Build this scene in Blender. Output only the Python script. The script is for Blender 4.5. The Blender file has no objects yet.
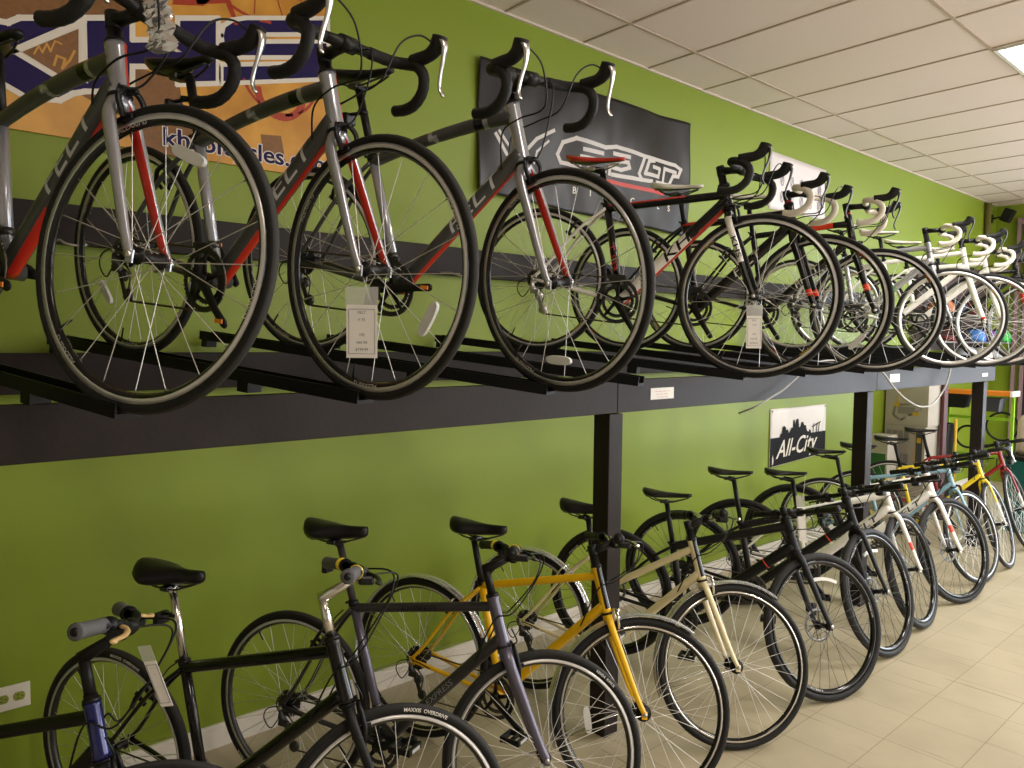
import bpy, math, random
from math import sin, cos, pi, radians as R_
from mathutils import Vector, Matrix
random.seed(7)
sc = bpy.context.scene
COL = sc.collection
V = Vector

# ------------------------------------------------------------------ materials
def nodes(m):
    m.use_nodes = True
    nt = m.node_tree
    return nt, nt.nodes, nt.links, nt.nodes['Principled BSDF']

MATS = {}
def mat(name, col, rough=.5, metal=0., coat=0., spec=.5, noise=0., nscale=40., bump=0., bscale=200., trans=0., emit=None, estr=0., alpha=1.):
    if name in MATS: return MATS[name]
    m = bpy.data.materials.new(name)
    nt, N, L, b = nodes(m)
    b.inputs['Base Color'].default_value = (*col, 1)
    b.inputs['Roughness'].default_value = rough
    b.inputs['Metallic'].default_value = metal
    b.inputs['Specular IOR Level'].default_value = spec
    b.inputs['Coat Weight'].default_value = coat
    b.inputs['Coat Roughness'].default_value = .08
    b.inputs['Transmission Weight'].default_value = trans
    b.inputs['Alpha'].default_value = alpha
    if emit:
        b.inputs['Emission Color'].default_value = (*emit, 1); b.inputs['Emission Strength'].default_value = estr
    if noise or bump:
        tc = N.new('ShaderNodeTexCoord')
    if noise:
        n = N.new('ShaderNodeTexNoise'); n.inputs['Scale'].default_value = nscale; n.inputs['Detail'].default_value = 4
        L.new(tc.outputs['Object'], n.inputs['Vector'])
        mx = N.new('ShaderNodeMix'); mx.data_type = 'RGBA'
        mx.inputs[6].default_value = (*[c*(1-noise) for c in col], 1)
        mx.inputs[7].default_value = (*[min(1, c*(1+noise)) for c in col], 1)
        L.new(n.outputs['Fac'], mx.inputs[0]); L.new(mx.outputs[2], b.inputs['Base Color'])
    if bump:
        n2 = N.new('ShaderNodeTexNoise'); n2.inputs['Scale'].default_value = bscale
        L.new(tc.outputs['Object'], n2.inputs['Vector'])
        bp = N.new('ShaderNodeBump'); bp.inputs['Strength'].default_value = bump; bp.inputs['Distance'].default_value = .002
        L.new(n2.outputs['Fac'], bp.inputs['Height']); L.new(bp.outputs[0], b.inputs['Normal'])
    MATS[name] = m
    return m

def s2l(r, g, b):
    f = lambda c: ((c/255+.055)/1.055)**2.4 if c > 10 else c/255/12.92
    return (f(r), f(g), f(b))

WALL = mat('green_paint', s2l(127, 146, 36), .46, spec=.45, noise=.05, nscale=1.5, bump=.25, bscale=260)
CEIL = mat('ceiling_tile', s2l(226, 210, 204), .9, noise=.05, nscale=90, bump=.5, bscale=400)
TBAR = mat('ceiling_grid', s2l(182, 164, 148), .6)
TBARL = mat('wall_angle', s2l(205, 192, 176), .6)
BASE = mat('baseboard_paint', s2l(226, 220, 208), .55, noise=.04)
DARKW = mat('dark_stained_wood', s2l(37, 30, 29), .5, spec=.22, noise=.18, nscale=14, bump=.3, bscale=60)
TRAY = mat('black_tray', (.006, .006, .0065), .45, spec=.2)
BLACK = mat('black_plastic', (.007, .007, .0075), .4, spec=.3)
GLOSSB = mat('gloss_black', (.005, .005, .0055), .16, coat=.35, spec=.3)
SADB = mat('saddle_black', (.007, .007, .0075), .38, spec=.35)
MATTB = mat('matte_black', (.0075, .0075, .008), .5, spec=.3)
RUB = mat('tyre_rubber', (.011, .0105, .0105), .6, spec=.3, noise=.15, nscale=60)
TREAD = mat('tyre_tread', (.030, .029, .028), .7, spec=.3, noise=.15, nscale=60)
KNOB = mat('knobby_tread', (.035, .034, .034), .8, bump=1.0, bscale=300)
TAPEB = mat('black_bar_tape', (.011, .011, .0115), .55, spec=.3, bump=.6, bscale=250)
TAPEW = mat('white_bar_tape', s2l(226, 218, 204), .6, bump=.4, bscale=250)
SILV = mat('brushed_silver', (.62, .61, .60), .28, metal=1.)
ALU = mat('polished_alloy', (.78, .77, .75), .18, metal=1.)
STEEL = mat('spoke_steel', (.80, .79, .77), .35, metal=.7)
DSTEEL = mat('dark_steel', (.09, .09, .09), .4, metal=1.)
CHAINM = mat('chain_steel', (.14, .12, .10), .4, metal=1.)
GREY = mat('graphite_paint', s2l(72, 73, 73), .38, metal=.2, coat=.3)
SGREY = mat('silver_grey_paint', s2l(172, 174, 182), .22, metal=.45, coat=1.)
RED = mat('red_paint', s2l(196, 38, 22), .3, coat=.4)
ORED = mat('orange_red', s2l(232, 62, 28), .35)
WHITE = mat('white_paint', s2l(240, 237, 230), .28, coat=.4)
WDEC = mat('white_decal', s2l(225, 222, 214), .5)
SILVD = mat('silver_decal', s2l(205, 207, 207), .4)
GDEC = mat('grey_decal', s2l(150, 152, 152), .5)
DDEC = mat('dark_decal', s2l(70, 72, 76), .5)
YEL = mat('amber_paint', s2l(255, 200, 10), .3, coat=.4)
LEM = mat('lemon_paint', s2l(236, 208, 40), .3, coat=.4)
CREAM = mat('cream_paint', s2l(244, 230, 186), .32, coat=.4)
BLUE = mat('navy_paint', s2l(18, 26, 92), .25, metal=.3, coat=.6)
SKYB = mat('sky_blue_paint', s2l(130, 168, 186), .3, coat=.4)
PURP = mat('purple_grey_paint', s2l(98, 94, 112), .3, metal=.4, coat=.4)
CHAR = mat('charcoal_paint', s2l(58, 54, 58), .4, metal=.2, coat=.2)
CRED = mat('crimson_paint', s2l(140, 18, 24), .3, coat=.4)
GRIPG = mat('grey_grip', s2l(92, 92, 94), .7)
REFL = mat('clear_reflector', s2l(224, 224, 220), .25, bump=.8, bscale=350)
CARD = mat('tag_card', s2l(232, 228, 222), .55)
INK = mat('grey_ink', s2l(120, 118, 118), .6)
INKR = mat('red_ink', s2l(190, 70, 60), .6)
SLEEVE = mat('clear_sleeve', (.75, .75, .72), .12, alpha=.35)
VINYL = mat('grey_cable_cover', s2l(150, 146, 138), .4)
GREEN = mat('bright_green', s2l(30, 190, 70), .4)
ORAN = mat('orange_plastic', s2l(240, 140, 40), .4)
FOIL = mat('crumpled_wrap', (.85, .84, .83), .12, metal=.85, bump=1., bscale=45)
TAN = mat('tan_plastic', s2l(214, 178, 120), .4)

# ------------------------------------------------------------------ mesh builder
class MB:
    def __init__(s): s.v = []; s.f = []; s.m = []; s.sm = []
    def add(s, vs, fs, m=0, smooth=True):
        o = len(s.v); s.v += [tuple(v) for v in vs]
        for i, f in enumerate(fs):
            s.f.append(tuple(o+k for k in f)); s.m.append(m[i] if isinstance(m, list) else m); s.sm.append(smooth)
    def tube(s, path, rad, n=10, m=0, cap=True, mf=None, ref=None, ell=None, closed=False):
        P = [V(p) for p in path]; k = len(P)
        rad = rad if isinstance(rad, (list, tuple)) else [rad]*k
        T = []
        for i in range(k):
            if closed: t = P[(i+1) % k]-P[i-1]
            else: t = P[min(i+1, k-1)]-P[max(i-1, 0)]
            T.append(t.normalized())
        up = V(ref) if ref is not None else V((0, 1, 0))
        if abs(up.dot(T[0])) > .97: up = V((0, 0, 1)) if abs(T[0].z) < .9 else V((1, 0, 0))
        a = (up-T[0]*up.dot(T[0])).normalized()
        vs = []; fs = []; ms = []
        for i in range(k):
            a = (a-T[i]*a.dot(T[i])); a = a.normalized() if a.length > 1e-6 else T[i].orthogonal().normalized()
            b = T[i].cross(a)
            e = ell or (1, 1)
            for j in range(n):
                w = 2*pi*j/n
                vs.append(P[i]+(a*cos(w)*e[0]+b*sin(w)*e[1])*rad[i])
        kk = k if closed else k-1
        for i in range(kk):
            for j in range(n):
                i2 = (i+1) % k; fs.append((i*n+j, i*n+(j+1) % n, i2*n+(j+1) % n, i2*n+j))
                ms.append(mf(i/(k-1), 2*pi*(j+.5)/n) if mf else m)
        if cap and not closed:
            fs.append(tuple(range(n-1, -1, -1))); fs.append(tuple((k-1)*n+j for j in range(n)))
            ms += [ms[0], ms[-1]]
        s.add(vs, fs, ms)
    def lathe(s, prof, M=None, n=24, m=0, closed=False):
        """prof: list of (r, h) with the axis along local y"""
        M = M or Matrix(); vs = []; fs = []; ms = []
        k = len(prof)
        for (r, h) in prof:
            for j in range(n):
                w = 2*pi*j/n; vs.append(M @ V((r*cos(w), h, r*sin(w))))
        kk = k if closed else k-1
        for i in range(kk):
            for j in range(n):
                i2 = (i+1) % k; fs.append((i*n+j, i*n+(j+1) % n, i2*n+(j+1) % n, i2*n+j))
                ms.append(m[i] if isinstance(m, list) else m)
        if not closed:
            if prof[0][0] > 1e-5: fs.append(tuple(range(n))); ms.append(ms[0])
            if prof[-1][0] > 1e-5: fs.append(tuple((k-1)*n+j for j in range(n-1, -1, -1))); ms.append(ms[-1])
        s.add(vs, fs, ms)
    def box(s, c, d, M=None, m=0, bev=0.):
        M = M or Matrix(); c = V(c); x, y, z = [q/2 for q in d]
        if bev <= 0:
            vs = [M @ (c+V((sx*x, sy*y, sz*z))) for sx in (-1, 1) for sy in (-1, 1) for sz in (-1, 1)]
            fs = [(0, 1, 3, 2), (4, 6, 7, 5), (0, 4, 5, 1), (2, 3, 7, 6), (0, 2, 6, 4), (1, 5, 7, 3)]
            s.add(vs, fs, m, False)
        else:
            import bmesh
            bm = bmesh.new(); bmesh.ops.create_cube(bm, size=1)
            for v in bm.verts: v.co = V((v.co.x*d[0], v.co.y*d[1], v.co.z*d[2]))
            bmesh.ops.bevel(bm, geom=bm.edges[:], offset=bev, segments=2, affect='EDGES', profile=.5)
            s.add([M @ (c+v.co) for v in bm.verts], [[v.index for v in f.verts] for f in bm.faces], m, False); bm.free()
    def prism(s, poly, o, u, w, th, m=0):
        """poly of 2-D points in the plane (o; u, w) extruded by vector th"""
        o = V(o); u = V(u); w = V(w); th = V(th); n = len(poly)
        a = [o+u*p[0]+w*p[1] for p in poly]
        s.add(a+[q+th for q in a], [tuple(range(n)), tuple(range(2*n-1, n-1, -1))]+[(i, (i+1) % n, n+(i+1) % n, n+i) for i in range(n)], m, False)
    def ribbon(s, path, wv, th, m=0):
        """strip along path: wv(i) width vector, th(i) thickness vector"""
        k = len(path); vs = []; fs = []
        for i, p in enumerate(path):
            p = V(p); a = wv(i)*.5; b = th(i)*.5
            vs += [p-a-b, p+a-b, p+a+b, p-a+b]
        for i in range(k-1):
            for j in range(4): fs.append((i*4+j, i*4+(j+1) % 4, i*4+4+(j+1) % 4, i*4+4+j))
        fs += [(3, 2, 1, 0), tuple((k-1)*4+j for j in range(4))]
        s.add(vs, fs, m, False)
    def loft(s, secs, m=0, mf=None):
        n = len(secs[0]); vs = [p for q in secs for p in q]; fs = []; ms = []
        for i in range(len(secs)-1):
            for j in range(n):
                fs.append((i*n+j, i*n+(j+1) % n, (i+1)*n+(j+1) % n, (i+1)*n+j)); ms.append(mf(i, j) if mf else m)
        fs.append(tuple(range(n-1, -1, -1))); fs.append(tuple((len(secs)-1)*n+j for j in range(n))); ms += [ms[0], ms[-1]]
        s.add(vs, fs, ms)
    def xf(s, fn, a=0):
        s.v = s.v[:a]+[tuple(fn(V(v))) for v in s.v[a:]]
    def mesh(s, name, mats):
        me = bpy.data.meshes.new(name); me.from_pydata(s.v, [], s.f)
        for q in mats: me.materials.append(q)
        me.polygons.foreach_set('material_index', s.m); me.polygons.foreach_set('use_smooth', s.sm)
        me.update(); return me

def link(name, me, parent=None, M=None):
    o = bpy.data.objects.new(name, me); COL.objects.link(o)
    if parent is not None: o.parent = parent
    if M is not None: o.matrix_local = M
    return o
def obj(name, mb, mats, parent=None, M=None):
    if not isinstance(mats, (list, tuple)): mats = [mats]
    return link(name, mb.mesh(name, mats), parent, M)
def tag(o, label=None, cat=None, group=None, kind=None):
    if label: o['label'] = label
    if cat: o['category'] = cat
    if group: o['group'] = group
    if kind: o['kind'] = kind
    return o
def thing(name, label, cat, M=None, group=None):
    o = bpy.data.objects.new(name, None); o.empty_display_size = .1; COL.objects.link(o)
    if M is not None: o.matrix_world = M
    return tag(o, label, cat, group)
def struct(name, mb, mats, parent=None):
    o = obj(name, mb, mats, parent)
    if parent is None: o['kind'] = 'structure'
    return o
def spline(pts, n=8):
    P = [V(p) for p in pts]; out = []
    for i in range(len(P)-1):
        p0 = P[max(i-1, 0)]; p1 = P[i]; p2 = P[i+1]; p3 = P[min(i+2, len(P)-1)]
        for k in range(n):
            t = k/n
            out.append(.5*((2*p1)+(p2-p0)*t+(2*p0-5*p1+4*p2-p3)*t*t+(3*p1-p0-3*p2+p3)*t**3))
    out.append(P[-1]); return out
def lerp(a, b, t): return a+(b-a)*t

_TX = {}
def text_geo(st, off=0.):
    k = (st, off)
    if k in _TX: return _TX[k]
    cu = bpy.data.curves.new('t', 'FONT'); cu.body = st; cu.size = 1; cu.offset = off; cu.align_x = 'CENTER'; cu.resolution_u = 3; cu.fill_mode = 'FRONT'
    o = bpy.data.objects.new('t', cu); me = o.to_mesh()
    import bmesh
    bm = bmesh.new(); bm.from_mesh(me)
    for _ in range(3):
        ed = [e for e in bm.edges if e.calc_length() > .16]
        if ed: bmesh.ops.subdivide_edges(bm, edges=ed, cuts=1, use_grid_fill=False)
        bmesh.ops.triangulate(bm, faces=[f for f in bm.faces if len(f.verts) > 3])
    bm.verts.index_update()
    vs = [(v.co.x, v.co.y-.35) for v in bm.verts]; fs = [tuple(v.index for v in f.verts) for f in bm.faces]; bm.free()
    o.to_mesh_clear(); bpy.data.objects.remove(o); bpy.data.curves.remove(cu)
    _TX[k] = (vs, fs); return _TX[k]
def put_text(mb, st, size, fn, m=0, off=0., shear=0., sx=1.):
    vs, fs = text_geo(st, off)
    mb.add([fn((x+shear*y)*size*sx, y*size) for x, y in vs], fs, m, False)

# ------------------------------------------------------------------ frame of the shop
# x: out from the green wall (wall face x=0), y: along the wall, z: up, floor z=0
H = 1.73
CZ = 3.487
FW = V((-0.74806, 0.66112, -0.05767)); RT = V((0.66178, 0.74964, 0.00965)); UP = V((-0.04961, 0.03095, 0.99829))
cam = bpy.data.cameras.new('camera'); co = bpy.data.objects.new('camera', cam); COL.objects.link(co)
cam.sensor_width = 36; cam.lens = 749.53/1024*36; cam.clip_start = .05; cam.clip_end = 60
UP = RT.cross(FW).normalized()
M = Matrix((RT, UP, -FW)).transposed().to_4x4(); M.translation = V((3.1343, 0, H)); co.matrix_world = M
sc.camera = co

YB = 10.9      # back wall
XR = 7.0; YF = -3.2
b = MB(); b.box((-.1, (YF+YB)/2, CZ/2), (.2, YB-YF+.4, CZ)); struct('wall_left', b, WALL)
b = MB(); b.box((XR/2, YB+.1, CZ/2), (XR, .2, CZ)); struct('wall_back', b, WALL)
b = MB(); b.box((XR+.1, (YF+YB)/2, CZ/2), (.2, YB-YF+.4, CZ)); struct('wall_right', b, mat('off_white_paint', s2l(206, 200, 186), .7))
b = MB(); b.box((XR/2, YF-.1, CZ/2), (XR, .2, CZ)); struct('wall_front', b, mat('off_white_paint', s2l(206, 200, 186), .7))

# floor: vinyl tiles
def floor_mat():
    m = bpy.data.materials.new('vinyl_floor'); nt, N, L, b = nodes(m)
    tc = N.new('ShaderNodeTexCoord'); br = N.new('ShaderNodeTexBrick')
    br.offset = 0; br.inputs['Scale'].default_value = 1; br.inputs['Brick Width'].default_value = .3048; br.inputs['Row Height'].default_value = .3048
    br.inputs['Mortar Size'].default_value = .0017; br.inputs['Mortar Smooth'].default_value = .3
    br.inputs['Color1'].default_value = (*s2l(186, 174, 147), 1); br.inputs['Color2'].default_value = (*s2l(181, 169, 142), 1); br.inputs['Mortar'].default_value = (*s2l(138, 126, 100), 1)
    L.new(tc.outputs['Object'], br.inputs['Vector'])
    n = N.new('ShaderNodeTexNoise'); n.inputs['Scale'].default_value = 3; n.inputs['Detail'].default_value = 6; L.new(tc.outputs['Object'], n.inputs['Vector'])
    mx = N.new('ShaderNodeMix'); mx.data_type = 'RGBA'; mx.blend_type = 'MULTIPLY'; mx.inputs[0].default_value = .35
    L.new(br.outputs['Color'], mx.inputs[6]); L.new(n.outputs['Fac'], mx.inputs[7])
    ramp = N.new('ShaderNodeValToRGB'); ramp.color_ramp.elements[0].position = .3; ramp.color_ramp.elements[0].color = (.62, .6, .55, 1); ramp.color_ramp.elements[1].position = .6
    L.new(n.outputs['Fac'], ramp.inputs[0]); L.new(ramp.outputs[0], mx.inputs[7])
    # scuffs: long thin wavy marks
    mp = N.new('ShaderNodeMapping'); mp.inputs['Rotation'].default_value = (0, 0, R_(-62)); mp.inputs['Scale'].default_value = (1.1, 42, 1); L.new(tc.outputs['Object'], mp.inputs[0])
    n2 = N.new('ShaderNodeTexNoise'); n2.inputs['Scale'].default_value = 1.3; n2.inputs['Detail'].default_value = 3; L.new(mp.outputs[0], n2.inputs['Vector'])
    r2 = N.new('ShaderNodeValToRGB'); r2.color_ramp.elements[0].position = .66; r2.color_ramp.elements[0].color = (1, 1, 1, 1); r2.color_ramp.elements[1].position = .72; r2.color_ramp.elements[1].color = (.35, .32, .28, 1)
    L.new(n2.outputs['Fac'], r2.inputs[0])
    mx2 = N.new('ShaderNodeMix'); mx2.data_type = 'RGBA'; mx2.blend_type = 'MULTIPLY'; mx2.inputs[0].default_value = .8
    L.new(mx.outputs[2], mx2.inputs[6]); L.new(r2.outputs[0], mx2.inputs[7]); L.new(mx2.outputs[2], b.inputs['Base Color'])
    b.inputs['Roughness'].default_value = .42; b.inputs['Specular IOR Level'].default_value = .35
    return m
b = MB(); b.box((XR/2, (YF+YB)/2, -.05), (XR, YB-YF, .1)); struct('floor', b, floor_mat())
b = MB(); b.box((XR/2, (YF+YB)/2, CZ+.05), (XR, YB-YF, .1)); struct('ceiling', b, CEIL)

# ceiling grid (T-bars)
W0 = .3727; Y0 = 3.2938
k = 1
def tb(c, d, m=TBAR):
    global k
    b = MB(); b.box(c, d); struct('trim_%d' % k, b, m); k += 1
LIGHTS = [(1, 3), (1, -4), (3, -1), (3, 3), (3, 8), (1, 10)]   # (column, row) cells that hold a troffer
x = W0
while x < XR: tb((x, (YF+YB)/2, CZ-.003), (.018, YB-YF-.01, .006)); x += 1.2192
r = -10
while Y0+.6096*r < YB:
    y = Y0+.6096*r
    if y > YF: tb((XR/2, y, CZ-.0025), (XR-.01, .015, .005))
    r += 1
tb((.008, (YF+YB)/2, CZ-.006), (.016, YB-YF-.01, .012), TBARL)
tb((XR/2, YB-.008, CZ-.006), (XR-.05, .016, .012), TBARL)

# troffer lights
PANEL = mat('lit_diffuser', (1, 1, 1), .5, emit=(1., .93, .82), estr=9.)
PANELC = mat('lit_diffuser_cool', (1, 1, 1), .5, emit=(.90, .95, 1.), estr=11.)
FRAMEW = mat('white_enamel', s2l(225, 225, 220), .5)
lamps = [(1, 3, 'ceiling light at the right edge, over the aisle beyond the dark banner', PANELC)]
for i in range(2):
    pass
def troffer(ci, ri, label, pm):
    x0 = W0+1.2192*ci; y0 = Y0+.6096*ri
    cx, cy = x0+.6096, y0+.3048
    t = thing('ceiling_light', label, 'ceiling light', Matrix.Translation((cx, cy, CZ)), 'recessed ceiling lights')
    b = MB()
    for sx in (-1, 1): b.box((sx*.590, 0, -.012), (.022, .585, .014))
    for sy in (-1, 1): b.box((0, sy*.285, -.012), (1.16, .022, .014))
    obj('light_frame', b, FRAMEW, t)
    b = MB(); b.box((0, 0, -.0125), (1.155, .545, .006)); obj('diffuser', b, pm, t)
troffer(1, 3, 'lit rectangular ceiling panel at the upper right corner', PANELC)

# lamps of the shop: area lights under the other troffers (they hang out of view)
def area(name, x, y, z, sx, sy, pw, col, rot=(0, 0, 0)):
    l = bpy.data.lights.new(name, 'AREA'); l.shape = 'RECTANGLE'; l.size = sx; l.size_y = sy; l.energy = pw; l.color = col
    o = bpy.data.objects.new(name, l); COL.objects.link(o); o.location = (x, y, z); o.rotation_euler = rot
    return o
area('lamp_over_aisle', W0+1.2192*1.5, Y0+.6096*3.5, CZ-.03, 1.1, .5, 40, (1, .95, .87))
area('lamp_over_near_aisle', W0+1.2192*2.5, Y0+.6096*-3.5, CZ-.03, 1.1, .5, 34, (1, .90, .78))
area('lamp_over_far_aisle', W0+1.2192*1.5, Y0+.6096*9.5, CZ-.03, 1.1, .5, 30, (.95, .97, 1))
area('lamp_over_shop_floor', W0+1.2192*3.5, Y0+.6096*2.5, CZ-.03, 1.1, .5, 80, (1, .94, .86))
area('lamp_over_far_floor', W0+1.2192*3.5, Y0+.6096*8.5, CZ-.03, 1.1, .5, 60, (.97, .97, 1))
# daylight through the shop windows (far right of the back wall, and the street side)
area('street_window_daylight', XR-.1, 5.5, 1.8, 2.4, 5.0, 130, (.98, .96, .95), (0, R_(90), 0))
b = MB()
for xx in (2.1, 3.63, 5.17, 6.7): b.box((xx, YB-.03, 1.75), (.06, .06, 3.0))
for zz in (.25, 3.28): b.box((4.4, YB-.03, zz), (4.54, .058, .06))
w2 = struct('window_2', b, FRAMEW)
b = MB(); b.box((4.4, YB-.01, 1.75), (4.5, .01, 3.0)); obj('window_pane', b, mat('daylit_pane', (.8, .85, .9), .3, emit=(.78, .88, 1.), estr=7.5), w2)

# baseboard on the left wall
b = MB(); b.box((.008, (YF+YB)/2, .04), (.016, YB-YF-.01, .08)); b.box((.005, (YF+YB)/2, .088), (.010, YB-YF-.01, .02)); struct('baseboard_left', b, BASE)

# window frame on the back wall at the far right
b = MB()
for xx in (.27, .36, 1.1, 1.9): b.box((xx, YB-.03, 1.7), (.035, .06, 3.2))
for zz in (.12, 3.25): b.box((1.09, YB-.03, zz), (1.66, .058, .06))
w = struct('window_1', b, mat('pinkish_frame', s2l(150, 122, 128), .5))
b = MB(); b.box((1.1, YB-.012, 1.7), (1.55, .01, 3.0)); obj('window_pane', b, mat('dark_glass', (.03, .02, .03), .1), w)
# brown pipe in the corner
b = MB(); b.tube([(.04, 10.45, 1.6), (.04, 10.45, CZ-.03)], .035, 10); struct('trim_90', b, mat('brown_pipe', s2l(110, 104, 50), .6))

# ------------------------------------------------------------------ rack
RY0, RY1 = -1.0, 7.48
def board(name, label, c, d, seam=None):
    b = MB(); b.box(c, d, bev=.003)
    o = obj(name, b, DARKW); tag(o, label, 'rack board'); return o
board('wall_board', 'upper dark board screwed to the wall behind the wheels of the upper bicycles', (.02, (RY0+RY1)/2, 2.132), (.038, RY1-RY0, .145))
board('ledger_board', 'lower dark board on the wall that carries the rear ends of the trays', (.02, (RY0+RY1)/2, 1.598), (.038, RY1-RY0, .145))
b = MB(); BX = 1.01
b.box((BX, (RY0+2.465)/2, 1.495), (.04, 2.465-RY0-.002, .142), bev=.002)
b.box((BX, (2.467+5.07)/2, 1.495), (.04, 5.07-2.467-.002, .142), bev=.002)
b.box((BX, (5.072+RY1)/2, 1.495), (.04, RY1-5.072, .142), bev=.002)
tag(obj('rack_beam', b, DARKW), 'long dark wooden front beam of the upper rack, standing on the posts', 'rack beam')
for y, lab in ((-.02, 'dark wooden rack post beyond the left edge'), (2.46, 'nearest dark wooden rack post, behind the amber bicycle'), (4.98, 'dark wooden rack post to the right of the skyline poster'), (7.24, 'farthest dark wooden rack post at the end of the beam')):
    b = MB(); b.box((BX-.025, y, .71), (.09, .088, 1.42), bev=.003)
    tag(obj('rack_post', b, DARKW), lab, 'rack post', 'posts under the rack beam')

# labels on the beam
for (y0, y1, z0, z1, lab) in ((2.69, 2.86, 1.471, 1.523, 'white printed label on the rack beam, nearest one'), (5.27, 5.43, 1.473, 1.528, 'small white label on the rack beam between the two hanging cable ends'), (7.14, 7.28, 1.466, 1.495, 'small white label near the far end of the rack beam')):
    b = MB(); b.box((BX+.0215, (y0+y1)/2, (z0+z1)/2), (.0015, y1-y0, z1-z0))
    for i in range(3):
        zz = lerp(z1, z0, (i+1)/4)
        a = len(b.v)
        put_text(b, '-- --- ---- --'[:14-i*2], (y1-y0)/7, lambda u, v, zz=zz: V((BX+.0228, (y0+y1)/2+u, zz+v)), 1)
    tag(obj('beam_label', b, [CARD, INKR]), lab, 'label')

# ------------------------------------------------------------------ bicycle maker
def rax(a, ax): return Matrix.Rotation(a, 4, ax)

class Bike: pass
SPOKE = {}
def spoke_mesh(mt):
    if mt.name not in SPOKE:
        b = MB(); b.tube([(0, 0, 0), (0, 0, .03), (0, 0, .97), (0, 0, 1)], [.0011, .0011, .0011, .0019], 5, ref=(1, 0, 0)); SPOKE[mt.name] = b.mesh('spoke', [mt])
    return SPOKE[mt.name]
WM = {}
def wheel(root, Mw, s, rear):
    """rim is the part; tyre, hub, spokes and the rest are its sub-parts. wheel axle = local y"""
    R, tw = s['R'], s['tw']
    key = (R, tw, s['rim'], s['rimc'].name, s['track'].name, s['tread'].name, s.get('whub', 'b'), s.get('line'))
    if key not in WM:
        ro = R-1.75*tw; ri = ro-s['rim']; w = tw*.80
        b = MB(); mid = lerp(ro, ri, .52)
        pr = [(ro, -w), (mid, -w*.98), (ri+.004, -w*.55), (ri, 0), (ri+.004, w*.55), (mid, w*.98), (ro, w), (ro-.004, w*.6), (ro-.006, 0), (ro-.004, -w*.6)]
        b.lathe(pr, n=72, m=[1, 0, 0, 0, 0, 1, 0, 0, 0, 0], closed=True)
        rim = b.mesh('wheel', [s['rimc'], s['track']])
        b = MB(); pr = []; ms = []
        for i in range(14):
            a = 2*pi*i/14; pr.append((R-tw+tw*cos(a), tw*sin(a)))
            am = (a+pi/14); c = cos(am)
            ms.append(1 if c > .62 else (2 if (.0 < c < .3 and s.get('line')) else 0))
        b.lathe(pr, n=72, m=ms, closed=True)
        if s.get('knob'):
            for i in range(0, 150):
                a = 2*pi*i/150; 
                for dy in ((-.5, .5) if i % 2 else (-.95, 0, .95)):
                    an = dy*.9; Mk = Matrix.Rotation(-a, 4, 'Y') @ Matrix.Translation((R-tw+tw*cos(an), tw*sin(an), 0)) @ Matrix.Rotation(an, 4, 'Z')
                    b.box((.0005, 0, 0), (.003, .007, .0075), Mk, 1)
        tire = b.mesh('tire', [RUB, s['tread'], SILV if s.get('line') else RUB])
        WM[key] = (rim, tire)
    rim, tire = WM[key]
    w = link('wheel', rim, root, Mw)
    link('tire', tire, w)
    hubm = s.get('hubm', BLACK)
    # hub
    wid = .065 if rear else .05
    b = MB(); fl = .019 if not s.get('bighub') else .03
    b.lathe([(.004, -wid), (.009, -wid+.004), (.009, -wid*.72), (fl, -wid*.66), (fl, -wid*.58), (.012, -wid*.45), (.012, wid*.45), (fl, wid*.58), (fl, wid*.66), (.009, wid*.72), (.009, wid-.004), (.004, wid)], n=16)
    b.tube([(0, -wid-.012, 0), (0, -wid, 0)], .008, 10, m=1, ref=(1, 0, 0)); b.tube([(0, wid, 0), (0, wid+.014, 0)], .008, 10, m=1, ref=(1, 0, 0))
    if not rear:   # quick release lever
        b.tube([(0, wid+.012, 0), (-.02, wid+.020, -.012), (-.05, wid+.014, -.02)], [.006, .005, .004], 6, m=1, ref=(0, 0, 1))
    obj('hub', b, [hubm, SILV], w)
    # spokes
    ro = R-1.75*tw; ri = ro-s['rim']+.001; n = s['nsp'][1 if rear else 0]
    sm = spoke_mesh(s['spokem'])
    cross = s.get('cross', .9 if rear else .75)
    off = random.random()
    for i in range(n):
        side = 1 if i % 2 else -1
        a = 2*pi*(i+off)/n
        d = cross*(1 if (i//2) % 2 else -1)
        p = V((fl*cos(a+d), side*wid*.62, fl*sin(a+d))); q = V((ri*cos(a), side*.002, ri*sin(a)))
        v = q-p; z = v.normalized(); xx = z.orthogonal().normalized(); yy = z.cross(xx)
        Ms = Matrix((xx, yy, v)).transposed().to_4x4(); Ms.translation = p
        link('spoke', sm, w, Ms)
    # rim and tyre lettering
    if s.get('rimtext'):
        st, siz, nn, mt2 = s['rimtext'][:4]
        for kk in range(nn):
            b = MB(); ph = s['phase']+kk*2*pi/nn
            for sd in (-1, 1):
                rr = ro-s['rim']*.55; yy = sd*tw*.80*.86+sd*.0008
                put_text(b, st, siz, lambda u, v: V(((rr+v)*cos(ph+sd*u/rr), yy, (rr+v)*sin(ph+sd*u/rr))), 0)
            obj('rim_lettering', b, [mt2], w)
    if s.get('tiretext'):
        st, siz, nn, mt2 = s['tiretext'][:4]
        for kk in range(nn):
            b = MB(); ph = s['tphase']+kk*2*pi/nn
            for sd in (-1, 1):
                rr = R-tw*.95
                def fn(u, v, sd=sd, ph=ph, rr=rr):
                    r2 = rr+v; dd = r2-(R-tw); yy = math.sqrt(max(0, (tw*1.02)**2-dd*dd)); an = ph+sd*u/rr
                    return V((r2*cos(an), sd*(yy+.0004), r2*sin(an)))
                put_text(b, st, siz, fn, 0, off=.02)
            obj('tire_lettering', b, [mt2], w)
    # wheel reflector
    rf = s.get('refl', [None, None])[1 if rear else 0]
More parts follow.
